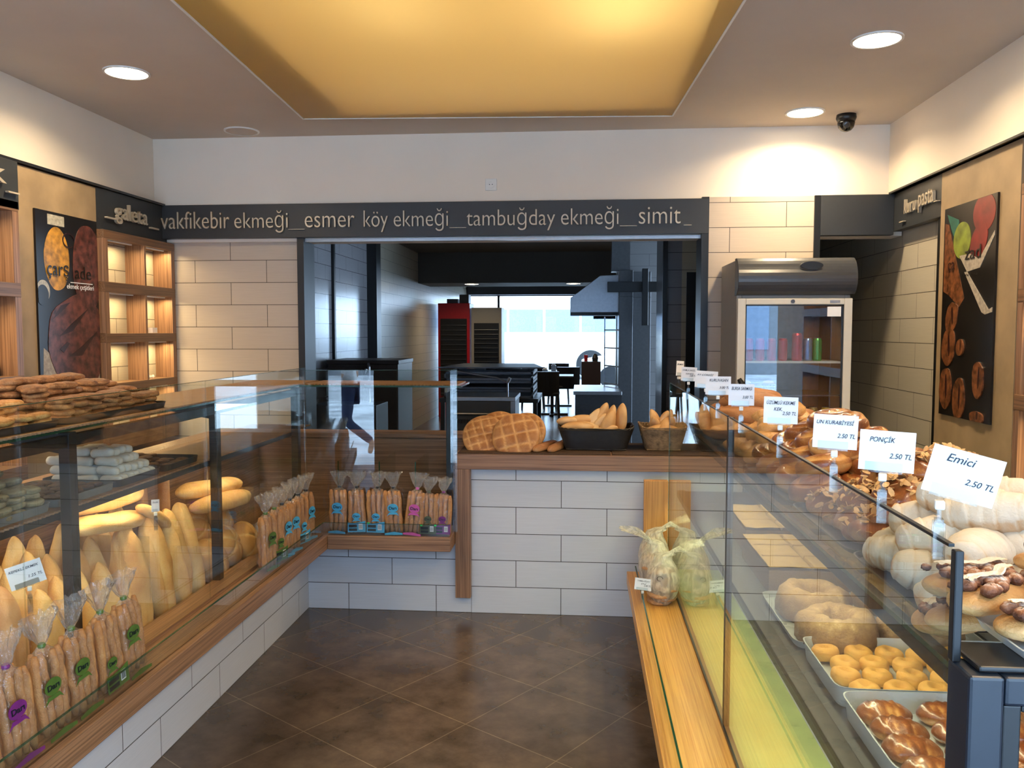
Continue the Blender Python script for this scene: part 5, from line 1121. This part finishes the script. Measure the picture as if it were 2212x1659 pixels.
FL = [flakes_me(s) for s in range(4)]; AP = [loaf_me(.15, .11, .065, s + 140, p=2.2, q=.55, tone=.5, lump=.15) for s in range(3)]
def add_fl(o): c = bpy.data.objects.new('almond_flakes', FL[rnd.randrange(4)]); C.objects.link(c); c.parent = o
heap(AP, 'bun', 'almond_pastry', 'brown pastry covered with almond flakes in the %s layer behind the powdered rolls', 'pastry', .65, 1.04, 1.84, 2.25, .125, .115, 4, .042, 'almond pastries, %s layer', extra=add_fl, tilt=.35)
CR = [crois_me(.155, .047, s, 5 + s % 3, .8, .4) for s in range(4)]
heap(CR, 'sugar', 'powdered_roll', 'pale rolled pastry dusted with powdered sugar, %s layer', 'pastry', .64, 1.04, 1.43, 1.76, .115, .098, 3, .058, 'powdered rolled pastries, %s layer', tilt=.25, rzr=.9)
def walnut(x, y, z, rz, lab, k):
    t = thing('walnut_pastry', lab, 'pastry', (x, y, z), (jit(.1), jit(.1), rz))
    obj('shell', loaf_me(.17, .075, .04, 160 + k, p=3, q=.5, tone=.35), 'pastry', t)
    b = MB(); r_ = random.Random(k)
    for i in range(34):
        px_, py_ = r_.uniform(-.066, .066), r_.uniform(-.024, .024); rr = r_.uniform(.006, .012)
        b.surf(6, 8, lambda u, v: (px_ + rr * sin(pi * u) * cos(2 * pi * v) * 1.3, py_ + rr * sin(pi * u) * sin(2 * pi * v), .032 + r_.uniform(0, .003) - rr * cos(pi * u) * .8, .2 + .7 * max(0, -cos(pi * u))))
    obj('walnut_topping', b, 'choc', t, smooth=True)
    obj('sugar_dust', MB().surf(14, 8, lambda u, v: (-.07 + .14 * u, -.008 + .016 * v + .006 * sin(u * 9), .046 + .003 * nz3((u * 9, v * 3, 0), 1), .95), wrapv=False), 'sugar', t)
k = 0; ZW = 1.172
for j in range(3):
    for i in range(4):
        walnut((.60, .575, .58)[j] + .135 * i + jit(.01), (1.095, 1.185, 1.27)[j], (ZW, 1.19, 1.185)[j] + jit(.005), (.25, .5, .6)[j] + jit(.3), ('sugared pastry topped with chocolate and walnuts, near row', 'sugared pastry topped with chocolate and walnuts, middle row', 'sugared pastry topped with chocolate and walnuts, far row')[j] + (' by the glass', ' second from the glass', ' third from the glass', ' furthest from the glass')[i], k); k += 1
for i in range(4): walnut(.59 + .14 * i, 1.24 + jit(.02), 1.14, .4 + jit(.2), 'walnut pastry on the shelf underneath the others, ' + ('against the glass', 'next from the glass', 'one further in', 'innermost')[i], 60 + i)
for i in range(4): walnut(.585 + .14 * i, 1.32, 1.115, .4 + jit(.2), 'walnut pastry at the foot of the powdered rolls, ' + ('against the glass', 'next from the glass', 'one further in', 'innermost')[i], 70 + i)
for i in range(3): walnut(.70 + .13 * i, 1.20, ZW + .055, -.5 + jit(.2), 'walnut pastry lying on top of the others, ' + ('by the glass', 'in the middle', 'furthest from the glass')[i], 40 + i)

# ---- price cards
def price_card(x, y, z, lines, price, roll, lab, w_=.086, h_=.062, stem=.05, yawk=1.0, dx=0):
    t = thing('price_card', lab, 'price card', (x, y, z), (0, 0, -atan(x / y) * yawk))
    b = MB(); b.box(-.007, .007, -.006, -.002, -.03, .018); b.box(-.007, .007, .010, .014, -.03, .018); b.box(-.005, .005, -.004, .012, .012, .022); obj('clip', b, 'glass_edge', t)
    obj('stem', MB().tube([(0, .004, .018), (0, .004, stem - .008)], .0035, 8), 'glass_edge', t); obj('joint', bx(-.006, .006, -.003, .011, stem - .016, stem - .004), 'white_plastic', t, bevel=.002)
    c = obj('card', bx(-w_ / 2, w_ / 2, -.0005, .0005, 0, h_), 'card', t, loc=(dx, 0, stem), rot=(0, roll, 0))
    obj('sleeve', MB().box(-w_ * .38, w_ * .3, -.0015, -.0008, -.003, h_ * .22), 'glass_edge', c)
    zz = h_ * .72
    for s_, wd, hh, xo in lines:
        text('handwriting', s_, 'ink', c, (-w_ / 2 + w_ * xo, -.0012, zz), FACE_FRONT, width=w_ * wd, height=hh, ext=.0002, shear=.25, bold=.004); zz -= h_ * .24
    if price: text('price', price, 'ink', c, (w_ * .05, -.0012, h_ * .33), FACE_FRONT, width=w_ * .4, height=.008, ext=.0002, shear=.25, bold=.004)
    return t
price_card(.462, 1.10, 1.306, [('Emici', .40, .0105, .22)], '2.50 TL', radians(14), 'nearest tilted white price card reading Emici', w_=.084, yawk=.7, dx=.018)
price_card(.462, 1.305, 1.306, [('PONÇİK', .46, .012, .18)], '2.50 TL', radians(2), 'white price card reading Ponçik', w_=.078, dx=.004)
price_card(.462, 1.55, 1.306, [('UN KURABİYESİ', .84, .0095, .07)], '2.50 TL', radians(2), 'white price card reading Un Kurabiyesi', w_=.076)
price_card(.462, 1.965, 1.306, [('ÜZÜMLÜ KEKME', .84, .010, .08), ('KEK.', .25, .008, .3)], '2.50 TL', radians(1), 'white price card reading Üzümlü Kekme Kek', w_=.076)
price_card(.462, 2.44, 1.306, [('BURSA SARMASI', .8, .0095, .12)], '3.00 TL', 0, 'white price card reading Bursa Sarması', w_=.072)
price_card(.462, 2.85, 1.306, [('KURUVASAN', .74, .0095, .16)], '3.00 TL', 0, 'white price card reading Kuruvasan', w_=.084)
price_card(.462, 3.13, 1.306, [('AY ÇÖREĞİ', .72, .0095, .08)], None, radians(3), 'white price card reading Ay Çöreği, partly hidden', w_=.082, stem=.055)
price_card(.462, 3.63, 1.306, [('DAMLA SAKIZLI', .85, .007, .08), ('KURABİYE', .5, .007, .3)], '3.00 TL', radians(3), 'small cream price card second from the far end', w_=.066, h_=.06, stem=.05)
price_card(.462, 3.96, 1.306, [('EKMEK', .8, .007, .1)], None, radians(4), 'farthest small price card seen at an angle', w_=.05, h_=.07, stem=.055, yawk=-6)
price_card(.287, 3.80, .346, [('TAMBUĞDAY', .75, .0085, .15), ('ETLİ', .3, .0085, .38)], '2.00 TL', radians(5), 'white price card on the right ledge before the sesame ring bags', w_=.078, h_=.055, stem=.03)
price_card(-1.56, 2.19, .80, [('KEPEKLİ EKMEK', .84, .0095, .07)], '1.25 TL', radians(-14), 'white price card reading Kepekli Ekmek before the brown loaves', w_=.09, h_=.068, stem=.05)
price_card(-1.58, 2.93, .86, [('Sade', .7, .006, .14)], None, 0, 'narrow grey price tag clipped before the long split loaf', w_=.028, h_=.045, stem=.04)

# ------------------------------------------------------------ passer-by outside, mirrored in the corner glass
def person(loc, rz):
    t = thing('person', 'person in white shirt and blue jeans striding outside, mirrored in the corner glass', 'person', loc, (0, 0, rz))
    J = {'pelvis': (0, 0, .93), 'waist': (.01, 0, 1.08), 'chest': (.03, 0, 1.30), 'neck': (.04, 0, 1.47), 'head': (.06, 0, 1.60), 'crown': (.06, 0, 1.72),
         'lh': (0, .09, .90), 'lk': (.20, .10, .50), 'la': (.22, .10, .10), 'lt': (.38, .10, .04), 'rh': (0, -.09, .90), 'rk': (.02, -.10, .50), 'ra': (-.32, -.10, .22), 'rt': (-.28, -.10, .06),
         'ls': (.03, .18, 1.40), 'le': (-.10, .22, 1.15), 'lw': (-.02, .22, .92), 'lf': (.02, .22, .84), 'rs': (.03, -.18, 1.40), 're': (.08, -.22, 1.14), 'rw': (.28, -.2, 1.02), 'rf': (.36, -.2, 1.0)}
    def skin(name, edges, rad, m, root):
        ns = []; 
        for e in edges:
            for q in e:
                if q not in ns: ns.append(q)
        me = bpy.data.meshes.new(name); me.from_pydata([J[q] for q in ns], [(ns.index(a), ns.index(c)) for a, c in edges], [])
        o = bpy.data.objects.new(name, me); C.objects.link(o); o.parent = t; o.modifiers.new('skin', 'SKIN'); sd = o.modifiers.new('sub', 'SUBSURF'); sd.levels = 2; sd.render_levels = 2
        for i, q in enumerate(ns): me.skin_vertices[0].data[i].radius = (rad[q], rad[q] * 1.0); me.skin_vertices[0].data[i].use_root = (q == root)
        me.materials.append(MT[m]); return o
    R_ = dict(pelvis=.13, waist=.12, chest=.14, neck=.06, head=.095, crown=.06, lh=.09, lk=.06, la=.045, lt=.035, rh=.09, rk=.06, ra=.045, rt=.035, ls=.06, le=.045, lw=.032, lf=.03, rs=.06, re=.045, rw=.032, rf=.03)
    E_ = [('pelvis', 'waist'), ('waist', 'chest'), ('chest', 'neck'), ('neck', 'head'), ('head', 'crown'), ('pelvis', 'lh'), ('lh', 'lk'), ('lk', 'la'), ('la', 'lt'), ('pelvis', 'rh'), ('rh', 'rk'), ('rk', 'ra'), ('ra', 'rt'), ('chest', 'ls'), ('ls', 'le'), ('le', 'lw'), ('lw', 'lf'), ('chest', 'rs'), ('rs', 're'), ('re', 'rw'), ('rw', 'rf')]
    skin('body', E_, R_, 'skin', 'pelvis')
    RJ = {k_: v * 1.14 + .004 for k_, v in R_.items()}
    skin('jeans', [e for e in E_ if e[0] in ('lh', 'lk', 'rh', 'rk', 'pelvis') and e[1] not in ('waist', 'la2')], RJ, 'jeans', 'pelvis')
    skin('shirt', [e for e in E_ if e in (('waist', 'chest'), ('chest', 'ls'), ('ls', 'le'), ('chest', 'rs'), ('rs', 're'), ('pelvis', 'waist'))], {k_: v * 1.16 + .006 for k_, v in R_.items()}, 'shirt', 'chest')
    obj('hair', MB().surf(12, 16, lambda u, v: (.05 + .108 * sin(pi * u * .55) * cos(2 * pi * v), .104 * sin(pi * u * .55) * sin(2 * pi * v), 1.625 + .14 * cos(pi * u * .55), 0)), 'lab_dark', t, smooth=True)
MT['skin'] = plain('skin', (196, 150, 122), .5); MT['jeans'] = plain('blue jeans', (34, 46, 80), .8, noise_amt=.25); MT['shirt'] = plain('white shirt', (225, 225, 225), .7)
person((-1.62, -2.5, -.15), pi)
